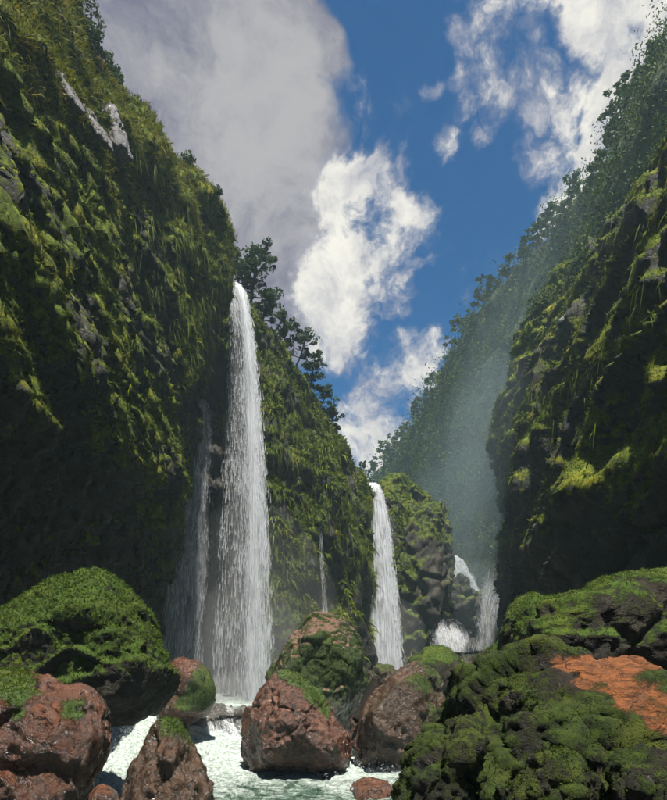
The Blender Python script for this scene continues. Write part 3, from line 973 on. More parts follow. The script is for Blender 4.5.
boulder('mossy stone piled against the big foreground boulder',
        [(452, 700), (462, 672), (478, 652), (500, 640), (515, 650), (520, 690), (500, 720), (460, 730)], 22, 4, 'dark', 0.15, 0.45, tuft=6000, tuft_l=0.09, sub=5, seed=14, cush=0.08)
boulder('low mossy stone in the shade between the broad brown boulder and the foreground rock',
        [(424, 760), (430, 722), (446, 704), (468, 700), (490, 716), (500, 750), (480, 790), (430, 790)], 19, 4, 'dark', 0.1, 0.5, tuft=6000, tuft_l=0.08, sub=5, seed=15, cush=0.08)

# -- right foreground
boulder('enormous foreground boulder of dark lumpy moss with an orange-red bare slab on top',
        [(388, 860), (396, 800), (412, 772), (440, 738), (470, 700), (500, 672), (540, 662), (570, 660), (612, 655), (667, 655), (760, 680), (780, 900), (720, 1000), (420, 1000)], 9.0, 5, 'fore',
        0.56, 0.10, mn=0.34, tuft_mat='moss_shaded', patches=[(425, 770, 30, 30, 0.2), (530, 740, 16, 30, -0.2), (610, 668, 50, 14, -0.40), (648, 676, 20, 9, 0.55), (600, 684, 14, 6, 0.4), (590, 770, 14, 10, -0.3)], tints=[(615, 664, 64, 10, 1.3), (620, 682, 50, 12, 1.2), (645, 702, 34, 13, 1.3), (672, 722, 30, 14, 1.3)],
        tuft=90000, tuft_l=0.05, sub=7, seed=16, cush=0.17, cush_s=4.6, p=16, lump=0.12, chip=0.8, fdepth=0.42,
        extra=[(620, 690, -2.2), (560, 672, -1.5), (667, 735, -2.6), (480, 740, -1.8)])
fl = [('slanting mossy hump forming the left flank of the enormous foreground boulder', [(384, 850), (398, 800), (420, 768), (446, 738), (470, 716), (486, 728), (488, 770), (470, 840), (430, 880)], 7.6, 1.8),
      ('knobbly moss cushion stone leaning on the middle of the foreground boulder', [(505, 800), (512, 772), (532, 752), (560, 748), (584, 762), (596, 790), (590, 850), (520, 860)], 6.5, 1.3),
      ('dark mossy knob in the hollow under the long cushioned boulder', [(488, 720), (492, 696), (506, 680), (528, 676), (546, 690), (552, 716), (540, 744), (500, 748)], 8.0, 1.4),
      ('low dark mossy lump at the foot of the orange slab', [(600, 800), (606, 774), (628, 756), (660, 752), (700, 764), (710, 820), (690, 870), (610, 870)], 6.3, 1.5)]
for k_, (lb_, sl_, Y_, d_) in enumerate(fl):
    boulder(lb_, sl_, Y_, d_, 'fore', 0.48, 0.12, mn=0.4, tuft_mat='moss_shaded', tuft=16000, tuft_l=0.045, sub=6, seed=40 + k_, cush=0.10, cush_s=6.5, lump=0.13, chip=0.9, p=12)
boulder('long moss-cushioned boulder lying behind the foreground boulder under the right wall',
        [(492, 660), (497, 628), (508, 606), (524, 598), (548, 602), (570, 606), (600, 592), (628, 571), (660, 573), (720, 580), (760, 620), (750, 690), (620, 690), (520, 684)], 13.5, 5, 'dark',
        0.42, 0.30, patches=[(600, 660, 90, 12, -0.5)], tuft=70000, tuft_l=0.07, sub=7, seed=17, cush=0.10, cush_s=4.8, p=16, lump=0.07)

# -- rock knob between the second fall and the small cascades
boulder('rounded mossy rock buttress right of the slim second waterfall',
        [(374, 700), (374, 560), (376, 488), (386, 476), (402, 472), (424, 484), (442, 508), (453, 540), (450, 575), (444, 612), (440, 640), (440, 700)], 76, 14, 'cliff_mid',
        0.42, 0.42, patches=[(440, 580, 14, 40, -0.4), (405, 480, 25, 12, .2)], tuft=20000, tuft_l=0.35, sub=7, seed=18, name='rock_buttress', cat_='rock buttress', cush=0.35, cush_s=1.3, lump=0.08, p=14, chip=0.8, mn=0.5)
boulder('dark rock step under the upper chute of the small cascades',
        [(430, 640), (434, 596), (444, 580), (456, 584), (467, 576), (478, 594), (486, 640), (488, 690), (430, 690)], 79, 7, 'cliff_mid', 0.2, 0.4, tuft=5000, tuft_l=0.35, sub=6, chip=1.6, lump=0.14, seed=19, name='rock_step', cat_='rock step', cush=0.3, cush_s=0.8)
# -- bare slabs on the left wall
boulder('pale bare rock slab in the grass high on the left wall',
        [(88, 112), (98, 94), (112, 104), (126, 136), (134, 162), (122, 165), (102, 142)], hitY(VA, 112, 130) + 0.5, 1.2, 'slab', 0.0, 0.3, sub=5, seed=20, name='rock_slab', cat_='rock slab', lump=0.04, strata=0.09)
boulder('narrow pale rock streak leading up the grassy slope above the white-streaked rib',
        [(44, 62), (50, 60), (66, 80), (82, 104), (86, 114), (78, 112), (60, 90)], hitY(VA, 64, 86) + 0.45, 0.8, 'slab', 0.08, 0.3, sub=5, seed=23, name='rock_streak', cat_='rock streak', lump=0.04, strata=0.09)
boulder('thin white-streaked rock rib running down beside the pale slab',
        [(72, 96), (80, 98), (96, 118), (112, 145), (116, 154), (106, 150), (88, 124)], hitY(VA, 94, 122) + 0.5, 0.8, 'slab', 0.05, 0.3, sub=5, seed=21, name='rock_rib', cat_='rock rib', lump=0.04, strata=0.09)

# -- wet broken log between the boulders
def tube(pts, rad, seg=8):
    pts = np.asarray(pts, float)
    k = len(pts)
    tan = unit(np.gradient(pts, axis=0))
    ref = np.where(np.abs(tan[:, 2:3]) > 0.9, np.array([[1.0, 0, 0]]), np.array([[0, 0, 1.0]]))
    a = unit(np.cross(tan, ref))
    b = np.cross(tan, a)
    th = np.linspace(0, 2 * np.pi, seg, endpoint=False)
    V = pts[:, None] + (a[:, None] * np.cos(th)[None, :, None] + b[:, None] * np.sin(th)[None, :, None]) * np.asarray(rad)[:, None, None]
    V = V.reshape(-1, 3)
    i = np.arange(k * seg).reshape(k, seg)
    j = np.roll(i, -1, axis=1)
    F = np.stack([i[:-1], j[:-1], j[1:], i[1:]], 2).reshape(-1, 4)
    return V, F


lp = cat([P(360, 722, 26.6), P(368, 704, 26.9), P(377, 684, 27.2), P(379, 680, 27.2)], 24)
lv, lf = tube(lp, np.concatenate([np.linspace(0.40, 0.30, 22), [0.26, 0.04]]), 16)
lv = lv + np.stack([fbm(lv * [6, 6, 1.2], 3), fbm(lv * [6, 6, 1.2] + 9, 3), fbm(lv * 4 + 5, 3)], 1) * [0.14, 0.14, 0.2]
tag(link('driftwood_log', mesh_np('driftwood_log', lv, lf, M['log'])), 'short black broken log jammed upright between the boulders', 'log')

# ------------------------------------------------------------------ waterfalls
def strands(fn, n, rng, t_len, rad, dens=None):
    """elongated water drops along trajectories fn(seeds, t); slim four-faced needles"""
    t = rng.rand(n * 3)
    seeds = rng.rand(n * 3, 4)
    pr = 0.35 + 0.65 * sstep(perlin(np.stack([seeds[:, 0] * 5, t * 9 - seeds[:, 0] * 2, t * 0 + 3.3 + rad * 99], 1)), -0.35, 0.35)
    if dens is not None:
        pr = pr * dens(seeds[:, 0], t)
    keep = np.nonzero(rng.rand(n * 3) < pr)[0][:n]
    t, seeds = t[keep], seeds[keep]
    n = len(t)
    L = t_len * (0.25 + 1.5 * rng.rand(n) ** 2) * (0.5 + t)
    a, b = fn(seeds, t), fn(seeds, np.minimum(t + L, 1.01))
    ax = unit(b - a)
    s1 = unit(np.cross(ax, rng.normal(size=(n, 3))))
    s2 = np.cross(ax, s1)
    r = (rad * (0.4 + 1.4 * rng.rand(n) ** 1.5))[:, None]
    V = np.stack([a, b + s1 * r, b + (-0.5 * s1 + 0.87 * s2) * r, b + (-0.5 * s1 - 0.87 * s2) * r], 1).reshape(-1, 3)
    k = np.arange(n)[:, None] * 4
    F = np.concatenate([k + f for f in ([0, 2, 1], [0, 3, 2], [0, 1, 3], [1, 2, 3])], 0)
    return V, F


def curtain(fn, nu, nv, alpha_fn, us=8.0, vs=3.0):
    uu, tt = np.meshgrid(np.linspace(0, 1, nu), np.linspace(0, 1, nv), indexing='ij')
    s = np.stack([uu.ravel(), np.full(uu.size, 0.5), np.full(uu.size, 0.5), np.full(uu.size, 0.5)], 1)
    V = fn(s, tt.ravel())
    g = Grid(V.reshape(nu, nv, 3))
    return V, g.faces(), {'uu': uu.ravel() * us, 'vv': tt.ravel() * vs, 'alpha': alpha_fn(uu.ravel(), tt.ravel())}


def mist_ellipsoid(name, c, r, dens, parent, seed=0, col=(0.93, 0.96, 1.0), label=None, axis=None):
    V, F = ico(4)
    V = V * (1 + 0.18 * fbm(V * 1.5 + seed, 3))[:, None]
    V = V * np.asarray(r)
    if axis is not None:                     # tilt the long (z) axis
        q_ = Vector((0, 0, 1)).rotation_difference(Vector(axis).normalized()).to_matrix()
        V = V @ np.array(q_).T
    V = V + np.asarray(c)
    o = link(name, mesh_np(name, V, F, mist_mat('spray_' + str(seed), dens, col), True), parent)
    if label:
        tag(o, label, 'mist', kind='stuff')
    return o


def waterfall(label, top, bottom, w0, w1, n, rad, seed, bend=0.35, dens_skew=None, thick=0.5, alpha=0.8, bulge=0.0, tlen=0.05, curt=True, dens=None, layers=1, soft=0.0):
    """top, bottom: centre points; w0, w1: widths; water speeds up as it falls"""
    rng = np.random.RandomState(seed)
    top, bottom = np.asarray(top, float), np.asarray(bottom, float)
    root = empty('waterfall', bottom)
    tag(root, label, 'waterfall')

    def fn(s, t):
        k = s[:, 0] if dens_skew is None else dens_skew(s[:, 0])
        side = k - 0.5 + (s[:, 3] - 0.5) * np.abs(s[:, 2] - 0.5) * 0.55
        h = t
        zz = top[2] + (bottom[2] - top[2]) * h
        f = np.sqrt(np.clip(h, 0, 1))
        wd = w0 + (w1 - w0) * f ** 1.1
        x = top[0] + (bottom[0] - top[0]) * (bend * f + (1 - bend) * h) + side * wd + bulge * np.sin(np.pi * f)
        y = top[1] + (bottom[1] - top[1]) * f + (s[:, 1] - 0.5) * thick * (0.3 + f)
        x = x + 0.10 * wd * perlin(np.stack([k * 6, h * 3.0 + k * 0, np.full(len(k), seed * 1.7)], 1)) + 0.05 * wd * (s[:, 2] - .5)
        return np.stack([x, y, zz], 1) - bottom

    V, F = strands(fn, n, rng, tlen, rad, dens)
    o = link('water_strands', mesh_np('water_strands', V, F, M['strand'], False), root)
    o['kind'] = 'stuff'
    if curt:
        for layer in range(layers):
          V, F, at = curtain(lambda s, t: fn(s + np.array([0, (layer - (layers - 1) / 2) * 0.8, 0, 0]), t), 30, 60, lambda u, t: alpha * np.clip(np.minimum(u, 1 - u) * 5, 0, 1) * (1 - 0.35 * t) * (1.0 if dens is None else dens(u, t)) * (sstep(t, 0, soft + 1e-6) if soft else 1.0), us=4.0 + w1 * 0.8, vs=0.9)
          at['uu'] = at['uu'] + layer * 31.7
          link('water_curtain', mesh_np('water_curtain', V, F, M['curtain'], True, at), root)
    return root, fn


def skew_right(k):
    return 1 - (1 - k) ** 1.0 * (0.25 + 0.75 * k ** 0.0) * (1 - k) ** 0.9


f1top, f1bot = P(234, 286, 46.5), P(243, 703, 44.0)
wf1, fn1 = waterfall('tallest waterfall, a wide speckled white veil dropping from the left wall', f1top, f1bot, 0.7, 4.0, 30000, 0.020, 31,
                     bulge=0.55, dens_skew=lambda k: np.where(k < 0.35, k / 0.35 * 0.55, 0.55 + (k - 0.35) / 0.65 * 0.45), thick=1.4, alpha=0.95, layers=4, tlen=0.022, dens=lambda k, t: (0.12 + 0.88 * np.exp(-((k - 0.74 + 0.12 * t) / 0.20) ** 2)) * (1 - 0.35 * sstep(t, 0.45, 0.8)) + 0.5 * sstep(t, 0.15, 0.0))
wf2, fn2 = waterfall('slim second waterfall, a solid white column pouring over a notch', P(371, 483, 68), P(386, 676, 66), 1.3, 4.0, 15000, 0.034, 32, bulge=0.2, thick=0.8, alpha=1.1, layers=3, tlen=0.05)
wf3, fn3 = waterfall('faint misty side veil spraying off a ledge of the left wall', P(200, 400, 43.2), P(178, 668, 42.0), 1.0, 3.4, 3200, 0.010, 33, thick=0.8, alpha=0.5, layers=2, tlen=0.03, bulge=0.2)
wf4, fn4 = waterfall('thin trickle sliding down the mossy middle wall', P(318, 508, 52.5), P(325, 612, 51.5), 0.2, 0.45, 200, 0.010, 34, thick=0.3, alpha=0.16, tlen=0.1, soft=0.2)
wf5, fn5 = waterfall('short bright upper chute of the small cascades behind the rock buttress', P(451, 555, 86), P(463, 596, 84), 0.6, 5.0, 5000, 0.035, 35, thick=0.6, alpha=1.0, tlen=0.15)
wf6, fn6 = waterfall('lower foaming cascade behind the moss-capped boulder', P(446, 618, 70), P(453, 652, 68), 2.6, 4.6, 1500, 0.018, 36, thick=1.2, alpha=0.6, layers=3, tlen=0.12, soft=0.5, dens=lambda k, t: 0.12 + 0.88 * sstep(t - 0.5 * np.abs(k - 0.35) - 0.12 * np.sin(k * 17), 0.0, 0.35))
wf8, fn8 = waterfall('low broken cascade sliding over the wet grey ledge below the tallest waterfall', P(214, 707, 34.6), P(222, 740, 31.8), 3.0, 4.6, 1500, 0.016, 38, thick=0.6, alpha=0.75, layers=2, tlen=0.15, dens=lambda k, t: 0.25 + 0.75 * sstep(np.sin(k * 21) + 0.6 * np.sin(k * 47 + 1), -0.4, 0.6))
wf7, fn7 = waterfall('hazy white veil at the foot of the forested hillside', P(495, 562, 75), P(492, 650, 73), 2.0, 4.6, 2200, 0.013, 37, thick=1.0, alpha=0.5, layers=2, tlen=0.05, soft=0.35, dens=lambda k, t: 0.15 + 0.85 * sstep(t, 0.05, 0.5))

# ------------------------------------------------------------------ white side chute and splashes
path = cat([P(168, 706, 32), P(154, 716, 30), P(140, 735, 27), P(122, 757, 25.2), P(106, 778, 22.5), P(90, 804, 19.0), P(74, 840, 16)], 220)
tg = unit(np.gradient(path, axis=0))
sdv = unit(np.cross(tg, [0, 0, 1.0]))
hw = np.linspace(0.5, 1.0, 220) + 0.25 * perlin(np.stack([np.linspace(0, 9, 220), np.zeros(220), np.full(220, 4.2)], 1))
cs = np.linspace(-1, 1, 50)
RV = path[:, None] + sdv[:, None] * cs[None, :, None] * hw[:, None, None]
RV[:, :, 2] += (0.22 - 0.5 * cs[None, :] ** 4)
rq = RV.reshape(-1, 3)
bumpy = 0.30 * fbm(rq / 0.7, 5, 0.62) + 0.20 * (ridged(rq / 0.55 + 3, 3) - 0.5)
rq = rq + np.array([0, 0, 1.0]) * bumpy[:, None]
rapid = link('rapids', mesh_np('rapids', rq, Grid(RV).faces(), M['river'], True, {'foam': 0.85 + 0.9 * bumpy}))
tag(rapid, 'narrow white chute of rapids between the rounded red boulder and the pointed brown boulder', 'rapids')


def splash(parent, spots, seed, n=260):
    rng = np.random.RandomState(seed)
    C = np.repeat(np.array([s[:3] for s in spots]), n, 0)
    R_ = np.repeat(np.array([s[3] for s in spots]), n)
    p = C + rng.normal(size=C.shape) * R_[:, None] * [1, 1, 0.35]
    p[:, 2] = C[:, 2] + np.abs(rng.normal(size=len(C))) * R_ * 0.55
    d = unit(rng.normal(size=C.shape) + [0, 0, 0.6])
    V, F, r = sprigs(p, d, 0.03 + 0.09 * rng.rand(len(C)) ** 2, 0.008 + 0.022 * rng.rand(len(C)) ** 2, rng, rng.rand(len(C)))
    o = link('water_droplets', mesh_np('water_droplets', V, F, M['strand'], False))
    tag(o, 'white spray droplets thrown up around the boulders in the river', 'spray', kind='stuff')
    return o


sp_ = [tuple(path[i]) + (0.45,) for i in range(10, 215, 14)]
sp_ += [tuple(P(u, v, Y)) + (r_,) for u, v, Y, r_ in ((215, 735, 33, .7), (235, 742, 31.5, .8), (248, 768, 25, .5), (275, 776, 24, .5), (320, 778, 23.5, .5), (350, 772, 24, .5), (380, 774, 23.5, .5), (410, 774, 23, .5), (220, 790, 20, .5), (345, 790, 20.5, .4), (395, 790, 20.5, .4),
        (230, 704, 44, 1.2), (255, 702, 44, 1.2), (243, 703, 43, 1.2))]
splash(None, sp_, 77, 420)

# ------------------------------------------------------------------ trees
def tree(label, base, h, spread, lean, seed, ncl=9, flat=0.45, leaf=0.16, per=150, group=None, name='tree', mat='leaf', trunk=0.035, cl_size=0.30, low=0.45):
    rng = np.random.RandomState(seed)
    base = np.asarray(base, float)
    root = empty(name, base)
    tag(root, label, name, group)
    top = np.array([lean[0] * h, lean[1] * h, h * 0.80])
    ctrl = [np.array([0, 0, -0.8]), np.array([lean[0] * h * .05, lean[1] * h * .05, h * 0.15]), top * 0.5 + rng.normal(size=3) * h * 0.05, top]
    tr = cat(ctrl, 14)
    Vs, Fs, off = [], [], 0
    v, f = tube(tr, np.linspace(trunk, trunk * 0.35, 14) * h, 7)
    Vs.append(v)
    Fs.append(f + off)
    off += len(v)
    cen = []
    for k in range(ncl):
        t = low + (1 - low) * (k + rng.rand()) / ncl
        st = tr[min(13, int(t * 13))]
        ang = k * 2.4 + rng.rand() * 0.9
        rr = spread * (0.35 + 0.65 * rng.rand()) * (1.1 - 0.55 * t)
        end = st + np.array([math.cos(ang) * rr, math.sin(ang) * rr, h * (0.06 + 0.14 * rng.rand())])
        mid = (st + end) / 2 + np.array([0, 0, h * 0.03 * rng.normal()])
        br = cat([st, mid, end], 7)
        v, f = tube(br, np.linspace(trunk * 0.4, trunk * 0.10, 7) * h, 5)
        Vs.append(v)
        Fs.append(f + off)
        off += len(v)
        cen.append(end)
    cen.append(top + np.array([0, 0, h * 0.10]))
    link('trunk', mesh_np('trunk', np.concatenate(Vs), np.concatenate(Fs), M['bark']), root)
    C, S, Nn, Rn = [], [], [], []
    for c in cen:
        s = spread * cl_size * (0.7 + 0.7 * rng.rand())
        m = int(per * (0.7 + 0.6 * rng.rand()))
        # a few sub-lumps so the outline stays ragged
        subs = rng.normal(size=(5, 3)) * [s * 0.6, s * 0.6, s * 0.6 * flat]
        p = c + subs[rng.randint(0, 5, m)] + unit(rng.normal(size=(m, 3))) * (rng.rand(m) ** 0.5)[:, None] * [s * .55, s * .55, s * .55 * flat * 1.2]
        C.append(p)
        S.append(leaf * (0.6 + 0.8 * rng.rand(m)))
        Nn.append(unit(rng.normal(size=(m, 3)) + [0, 0, 0.8]))
        Rn.append(np.clip(0.5 + rng.normal() * 0.2 + rng.normal(size=m) * 0.2, 0, 1))
    V, F, r = leaves(np.concatenate(C), np.concatenate(Nn), np.concatenate(S), rng, np.concatenate(Rn))
    link('crown', mesh_np('crown', V, F, M[mat], False, {'rnd': r}), root)
    return root


gl = 'trees along the rim of the middle wall'
tree('tall spreading tree with bare curved trunk beside the lip of the tallest waterfall', P(250, 318, 51), 6.0, 2.5, (0.10, 0), 41, 11, 0.5, 0.14, 190, gl, low=0.6)
tree('dense dark tree half hidden by the left wall at the waterfall lip', P(238, 292, 50), 3.4, 1.4, (-0.05, 0), 42, 8, 0.6, 0.13, 170, gl)
tree('round-crowned tree growing just below the tall spreading tree', P(262, 330, 51.5), 3.4, 1.9, (0.10, 0), 43, 9, 0.6, 0.13, 180, gl)
tree('low bushy tree on the rim between the round crown and the airy tree', P(284, 352, 54), 3.0, 1.7, (0.1, 0), 44, 8, 0.6, 0.14, 170, gl)
tree('airy thin-crowned tree leaning out over the rim', P(296, 372, 56), 4.0, 2.0, (0.22, 0), 45, 8, 0.45, 0.13, 110, gl, low=0.6)
tree('layered tree with drooping side branches on the falling rim', P(306, 405, 58), 5.2, 2.2, (0.14, 0), 46, 11, 0.4, 0.14, 150, gl)
tree('tree with one long branch reaching toward the open sky', P(318, 425, 60), 4.2, 2.2, (0.22, 0), 47, 9, 0.4, 0.14, 140, gl)
tree('small scrubby tree low on the falling rim', P(328, 440, 61), 3.0, 1.5, (0.18, 0), 48, 8, 0.5, 0.14, 140, gl)
tree('tiny bare-stemmed tree standing alone above the notch of the second waterfall', P(364, 480, 66), 2.2, 0.8, (0.0, 0), 49, 5, 0.5, 0.12, 60, gl)
_sk = VA[(VA[:, 1] > 20) & (VA[:, 1] < 40)]
_pk = PX(_sk)
for v, h_, sp, lb, sd_ in ((38, 1.7, 1.15, 'dark rounded shrub on the crest of the left wall above the pale slab', 51), (72, 0.9, 0.6, 'small dark shrub just below the rounded shrub on the crest', 52), (190, 0.9, 0.7, 'low shrub at the crest bend of the left wall near the waterfall', 53)):
    m_ = np.abs(_pk[:, 1] - v) < 6
    j_ = np.nonzero(m_)[0][np.argmax(_pk[m_, 0])]            # the crest as seen at this height
    tree(lb, _sk[j_] - np.array([0.25, 0, 0.5]), h_, sp, (0.02, 0), sd_, 12, 1.0, 0.075, 230, None, name='shrub', low=0.05, cl_size=0.42)
gr = 'trees on the skyline of the right hillside'
sky_pts = [(662, 66, 54), (650, 84, 56), (636, 104, 58), (622, 128, 61), (612, 150, 64), (602, 172, 68), (592, 190, 72), (580, 206, 76), (566, 220, 80), (552, 232, 84), (538, 244, 88),
           (524, 254, 92), (508, 272, 97), (494, 288, 102), (482, 306, 106), (472, 322, 110), (462, 338, 115), (452, 358, 120), (444, 374, 125), (436, 390, 131), (428, 404, 136), (420, 418, 141), (412, 432, 146), (404, 444, 151), (394, 452, 160), (384, 458, 166), (374, 466, 170)]
adj = ['tall', 'slender', 'broad', 'low', 'airy', 'dense', 'ragged', 'bushy', 'leaning']
rt = np.random.RandomState(5)
ridge = cat(np.array([p[-4] for p in Dp]), 400)
for k, (u, v, Y) in enumerate(sky_pts):
    p = P(u, v + 8, Y)
    sz = (2.8 + 2.8 * rt.rand()) * (0.8 + Y / 260.0)
    tree('dark leafy tree standing on the skyline of the right forested hillside', p - np.array([0, 0, 0.6]), sz, sz * 0.42, (-0.10 * rt.rand(), 0), 60 + k, 8, 0.55, 0.15 + Y * 0.0009, 130, gr, mat='leaf_far')

# ------------------------------------------------------------------ ground cover (uncountable)
rng = np.random.RandomState(11)


def front(V, n):
    """surface that looks into the gorge"""
    v = np.array([0, 0, CAMZ]) - V
    return ((n * unit(v)).sum(1) > -0.15) & (V[:, 1] > 4)


# forest on the right hillside: crowns made of leaf clumps
px = PX(Vd)
vis = front(Vd, nD) & (Vd[:, 1] > 30) & (px[:, 0] < 700) & (px[:, 1] > -60) & (px[:, 0] > 330)
dist = np.linalg.norm(Vd, axis=1)
i = pick(arD * vis / dist ** 1.6, 3400, rng)
C, S, Nn, Rn = [], [], [], []
for k in i:
    s = (0.7 + 2.6 * rng.rand() ** 2) * (0.45 + Vd[k, 1] / 150)
    c = Vd[k] + nD[k] * s * 0.35
    m = 48
    d = unit(rng.normal(size=(m, 3)))
    lump = 1 + 0.35 * np.sin(d[:, 0] * 5 + k) * np.sin(d[:, 1] * 4 + k * 2) 
    C.append(c + d * (s * lump * (0.6 + 0.45 * rng.rand(m)))[:, None] * [1, 1, 0.8])
    S.append((0.08 + 0.13 * rng.rand(m)) * (0.35 + Vd[k, 1] / 120))
    Nn.append(unit(d + rng.normal(size=(m, 3)) * 0.7))
    Rn.append(np.clip(rng.rand() ** 1.3 * 1.0 + d[:, 2] * 0.05 + rng.normal(size=m) * 0.12, 0, 1))
V, F, r = leaves(np.concatenate(C), np.concatenate(Nn), np.concatenate(S), rng, np.concatenate(Rn))
tag(link('hillside_forest', mesh_np('hillside_forest', V, F, M['leaf_far'], False, {'rnd': r})), 'dense dark green forest canopy covering the right hillside', 'forest', kind='stuff')

# grass on the upper left slope
vis = front(VA, nA) & (pxA[:, 0] > -60) & (pxA[:, 1] > -60)
wgt = arA * vis * sstep(upper + 0.25 * fbm(VA / 2.0, 3), 0.35, 0.8)
n_ = 48000
i = pick(wgt, n_, rng)
d = unit(nA[i] * 0.7 + rng.normal(size=(n_, 3)) * 0.45 + [0, 0, 0.6])
V, F, r = blades(VA[i] + rng.normal(size=(n_, 3)) * 0.06, d, 0.25 + 0.45 * rng.rand(n_) ** 2, 0.012 + 0.012 * rng.rand(n_), 1.0, rng,
                 np.clip(0.45 + 0.7 * fbm(VA[i] / 2.0, 3) + 0.2 * rng.normal(size=n_), 0, 1))
tag(link('slope_grass', mesh_np('slope_grass', V, F, M['grass'], False, {'rnd': r})), 'long yellow-green grass covering the upper slope of the left wall', 'grass', kind='stuff')


def vines(name, label, V, n, wgt, count, lmin, lmax, seed, mat='fern'):
    rr = np.random.RandomState(seed)
    i = pick(wgt, count, rr)
    L = lmin + (lmax - lmin) * rr.rand(count) ** 2
    top = V[i] + n[i] * 0.12
    out = n[i] * [1, 1, 0]
    sway = rr.normal(size=(count, 3)) * [0.12, 0.12, 0]
    sd = unit(np.cross(out + 1e-3, [0, 0, 1.0]) + rr.normal(size=(count, 3)) * 0.4) * (0.008 + 0.022 * rr.rand(count))[:, None]
    P0, P1, P2 = top, top + out * 0.18 + sway * 0.5 - np.array([0, 0, 1.0]) * (L * 0.5)[:, None], top + out * 0.2 + sway - np.array([0, 0, 1.0]) * L[:, None]
    Vv = np.stack([P0 - sd, P0 + sd, P1 - sd * .8, P1 + sd * .8, P2], 1).reshape(-1, 3)
    k = np.arange(count)[:, None] * 5
    F = np.concatenate([k + [0, 1, 3], k + [0, 3, 2], k + [2, 3, 4]], 0)
    tag(link(name, mesh_np(name, Vv, F, M[mat], False, {'rnd': np.repeat(np.clip(0.35 + 0.3 * rr.normal(size=count), 0, 1), 5)})), label, 'vines', kind='stuff')


vines('hanging_vines', 'hanging mossy strands on the edge of the left wall beside the waterfall lip', VA, nA, arA * (VA[:, 1] > 30) * (VA[:, 1] < 44.5) * sstep(VA[:, 2], 21, 25) * sstep(VA[:, 2], 34, 31) * (nA[:, 0] > 0.3) * sstep(fbm(VA / 1.5, 3), -0.1, 0.3), 3200, 0.3, 1.7, 61)
vines('trailing_plants', 'trailing plants hanging over the folds of the right wall', VE, nE, arE * (VE[:, 1] > 15) * (VE[:, 1] < 60) * sstep(VE[:, 2], 12, 20) * (nE[:, 0] < -0.2) * sstep(fbm(VE / 1.8, 3), 0.05, 0.35), 5000, 0.4, 2.0, 62)
vines('wall_trailers', 'trailing plants hanging on the middle wall between the waterfalls', VB, nB, arB * (VB[:, 0] > -6) * (VB[:, 1] < 66) * sstep(VB[:, 2], 6, 12) * (nB[:, 2] < 0.6) * sstep(fbm(VB / 1.8, 3), 0.05, 0.35), 3500, 0.4, 2.2, 63)


def ferns(name, label, V, n, wgt, count, ln, seed):
    rr = np.random.RandomState(seed)
    i = np.repeat(pick(wgt, count, rr), 9)
    N = len(i)
    sc_ = np.repeat(0.5 + rr.rand(count) * 0.9, 9) * np.clip(V[i, 1] / 42, 0.35, 1.2)
    d = unit(n[i] * 0.6 + rr.normal(size=(N, 3)) * 0.8 + [0, 0, 0.35])
    V_, F, r = blades(V[i], d, ln * sc_ * (0.7 + 0.5 * rr.rand(N)), 0.07 * ln * sc_, 1.2, rr, np.repeat(np.clip(0.55 + 0.3 * rr.normal(size=count), 0, 1), 9))
    tag(link(name, mesh_np(name, V_, F, M['fern'], False, {'rnd': r})), label, 'ferns', kind='stuff')


ferns('wall_ferns', 'arching ferns rooted on the ledges of the left wall', VA, nA, arA * front(VA, nA) * (VA[:, 1] > 14) * (VA[:, 2] > 12) * sstep(fbm(VA / 2.5 + 4, 3), 0.0, 0.3) * (nA[:, 2] > 0.1), 800, 0.55, 71)
ferns('ledge_ferns', 'arching ferns on the ledges of the right wall', VE, nE, arE * front(VE, nE) * (VE[:, 1] > 16) * (VE[:, 2] > 10) * sstep(fbm(VE / 2.5 + 4, 3), 0.0, 0.3) * (nE[:, 2] > 0.15), 700, 0.65, 72)
ferns('middle_ferns', 'arching ferns on the middle wall between the waterfalls', VB, nB, arB * front(VB, nB) * (VB[:, 2] > 4) * (VB[:, 0] > -6) * sstep(fbm(VB / 2.5 + 4, 3), 0.0, 0.3), 500, 0.8, 73)


def cover(name, label, g, V, n, ar, m, count, smin, smax, seed, thr=(0.45, 0.75), mat='fern', extra=None):
    rng = np.random.RandomState(seed)
    px = PX(V)
    vis = front(V, n) & (px[:, 0] > -50) & (px[:, 0] < 720) & (px[:, 1] > -50) & (px[:, 1] < 800)
    wgt = ar * vis * sstep(m + 0.2 * fbm(V / 0.9, 3), *thr)
    if extra is not None:
        wgt = wgt * extra
    i = pick(wgt, count, rng)
    nn = unit(n[i] + rng.normal(size=(count, 3)) * 0.7 + [0, 0, 0.35])
    s = smin + (smax - smin) * rng.rand(count) ** 2
    rn = np.clip(0.45 + 0.7 * fbm(V[i] / 1.6, 3) + 0.2 * rng.normal(size=count), 0, 1)
    s = s * V[i, 1] / 40.0
    Vl, F, r = sprigs(V[i] + rng.normal(size=(count, 3)) * 0.05, nn, s * 1.6, s * 0.45, rng, rn)
    tag(link(name, mesh_np(name, Vl, F, M[mat], False, {'rnd': r})), label, 'ground cover', kind='stuff')


cover('wall_moss_cover', 'small ferns and moss sprays clinging to the left wall', gA, VA, nA, arA, mA, 110000, 0.03, 0.10, 21, extra=(1 - 0.6 * upper) / np.maximum(VA[:, 1], 8) ** 1.3)
cover('middle_wall_cover', 'moss and small leaves on the wall between the two main waterfalls', gB, VB, nB, arB, mB, 70000, 0.05, 0.16, 22)
cover('right_wall_cover', 'moss and small ferns on the folds of the right wall', gE, VE, nE, arE, mE, 110000, 0.03, 0.12, 23, extra=1 / np.maximum(VE[:, 1], 8) ** 1.3)
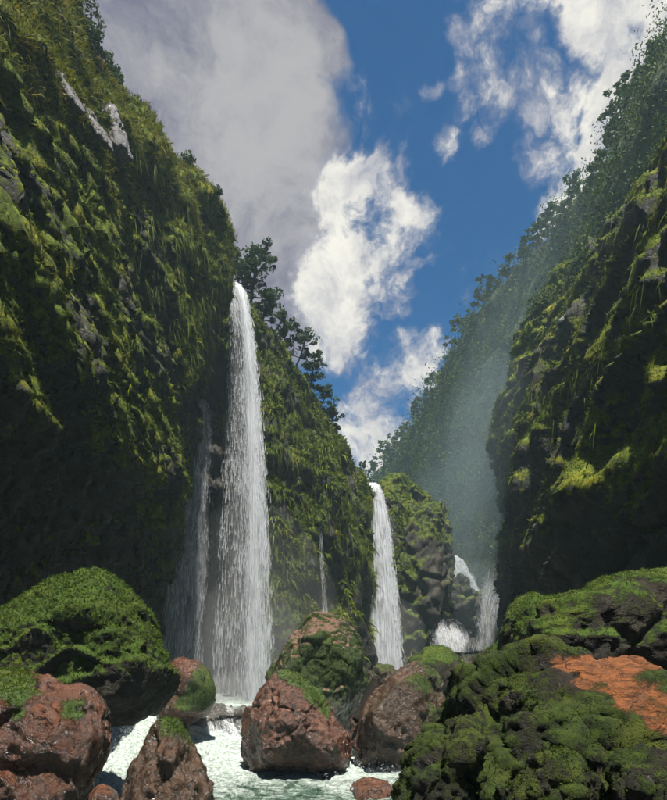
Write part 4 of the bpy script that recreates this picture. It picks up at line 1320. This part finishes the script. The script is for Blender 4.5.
# bushes along the bench above the right wall and the left rim
for nm, lb, V_, n_v, ar_, w_, cnt, sd_, sz in (
        ('bench_bushes', 'thick bushes along the top edge of the right wall', VE, nE, arE, sstep(VE[:, 2] - (34.5 + 0.0 * VE[:, 1]), -0.5, 1.5) * (VE[:, 1] > 15) * (VE[:, 0] < 30), 420, 31, 0.9),
        ('rim_bushes', 'dark bushes on the rim of the middle wall', VB, nB, arB, (nB[:, 2] > 0.45) * sstep(VB[:, 2], 21.5, 23.5) * (VB[:, 1] < 72), 420, 32, 0.55),
        ('crest_bushes', 'small bushes along the crest of the left wall', VA, nA, arA, sstep(VA[:, 2], 35.5, 36.5) * (VA[:, 1] > 20) * (VA[:, 0] > -16), 160, 33, 0.5)):
    rr = np.random.RandomState(sd_)
    i = pick(ar_ * w_, cnt, rr)
    C, S, Nn, Rn = [], [], [], []
    for k in i:
        s = sz * (0.6 + 0.8 * rr.rand())
        m = 70
        d = unit(rr.normal(size=(m, 3)))
        C.append(V_[k] + n_v[k] * s * 0.2 + d * (s * (0.4 + 0.6 * rr.rand(m)))[:, None])
        S.append(0.09 + 0.09 * rr.rand(m))
        Nn.append(unit(d + rr.normal(size=(m, 3)) * 0.8))
        Rn.append(np.clip(rr.rand() * 0.8 + rr.normal(size=m) * 0.15, 0, 1))
    V, F, r = leaves(np.concatenate(C), np.concatenate(Nn), np.concatenate(S), rr, np.concatenate(Rn))
    tag(link(nm, mesh_np(nm, V, F, M['leaf'], False, {'rnd': r})), lb, 'bushes', kind='stuff')

# ------------------------------------------------------------------ spray mist and haze
mist_ellipsoid('spray_mist', P(242, 650, 44.5), (5.0, 3.5, 5.0), 0.022, None, 1, label='pale spray hanging round the foot of the tallest waterfall')
mist_ellipsoid('spray_mist', P(246, 625, 44.8), (7.5, 4, 9), 0.010, None, 9, label='thin outer spray drifting beside the tallest waterfall')
mist_ellipsoid('spray_mist', P(243, 694, 43.5), (3.6, 2.4, 1.7), 0.09, None, 10, label='dense low spray where the tallest waterfall hits the pool')
mist_ellipsoid('drifting_mist', (23.5, 76, 42), (6.5, 8, 26), 0.0024, None, 12, (0.66, 0.90, 1.0), label='slanting mist band added as a light beam below the right ridge', axis=(0.42, -0.15, 0.9))  # added mist volume, tilted to imitate a shaft of light from the ridge
mist_ellipsoid('drifting_mist', (14.5, 52, 17), (5, 7, 14), 0.006, None, 11, (0.72, 0.92, 1.0), label='soft mist veiling the far edge of the right wall')
mist_ellipsoid('spray_mist', P(386, 640, 66.5), (4.5, 3, 5), 0.02, None, 2, label='thin spray round the foot of the slim second waterfall')
mist_ellipsoid('spray_mist', P(480, 610, 82), (6, 4, 7), 0.018, None, 3, (0.85, 0.96, 1.0), label='white spray round the small stepped cascades')
for k_, (c_, r_) in enumerate((((24, 92, 26), (12, 24, 22)), ((25, 88, 32), (9, 18, 30)), ((22, 100, 20), (14, 34, 16)))):
    mist_ellipsoid('drifting_mist', c_, r_, (0.0013, 0.0008, 0.0014)[k_], None, 5 + k_, (0.66, 0.90, 1.0), label=('bluish mist drifting low along the forested hillside', 'tall bluish plume of mist rising before the forested hillside', 'long low bank of mist deep in the gorge')[k_])


V = np.array([[x, y, z] for x in (-82, 92) for y in (-66, 222) for z in (-6, 82)], float)
F = np.array([[0, 1, 3, 2], [4, 6, 7, 5], [0, 4, 5, 1], [2, 3, 7, 6], [0, 2, 6, 4], [1, 5, 7, 3]])
hz = link('haze', mesh_np('haze', V, F, mist_mat('haze_air', 0.0007, (0.62, 0.88, 1.0)), False))
tag(hz, 'faint bluish humid air filling the gorge', 'haze', kind='stuff')
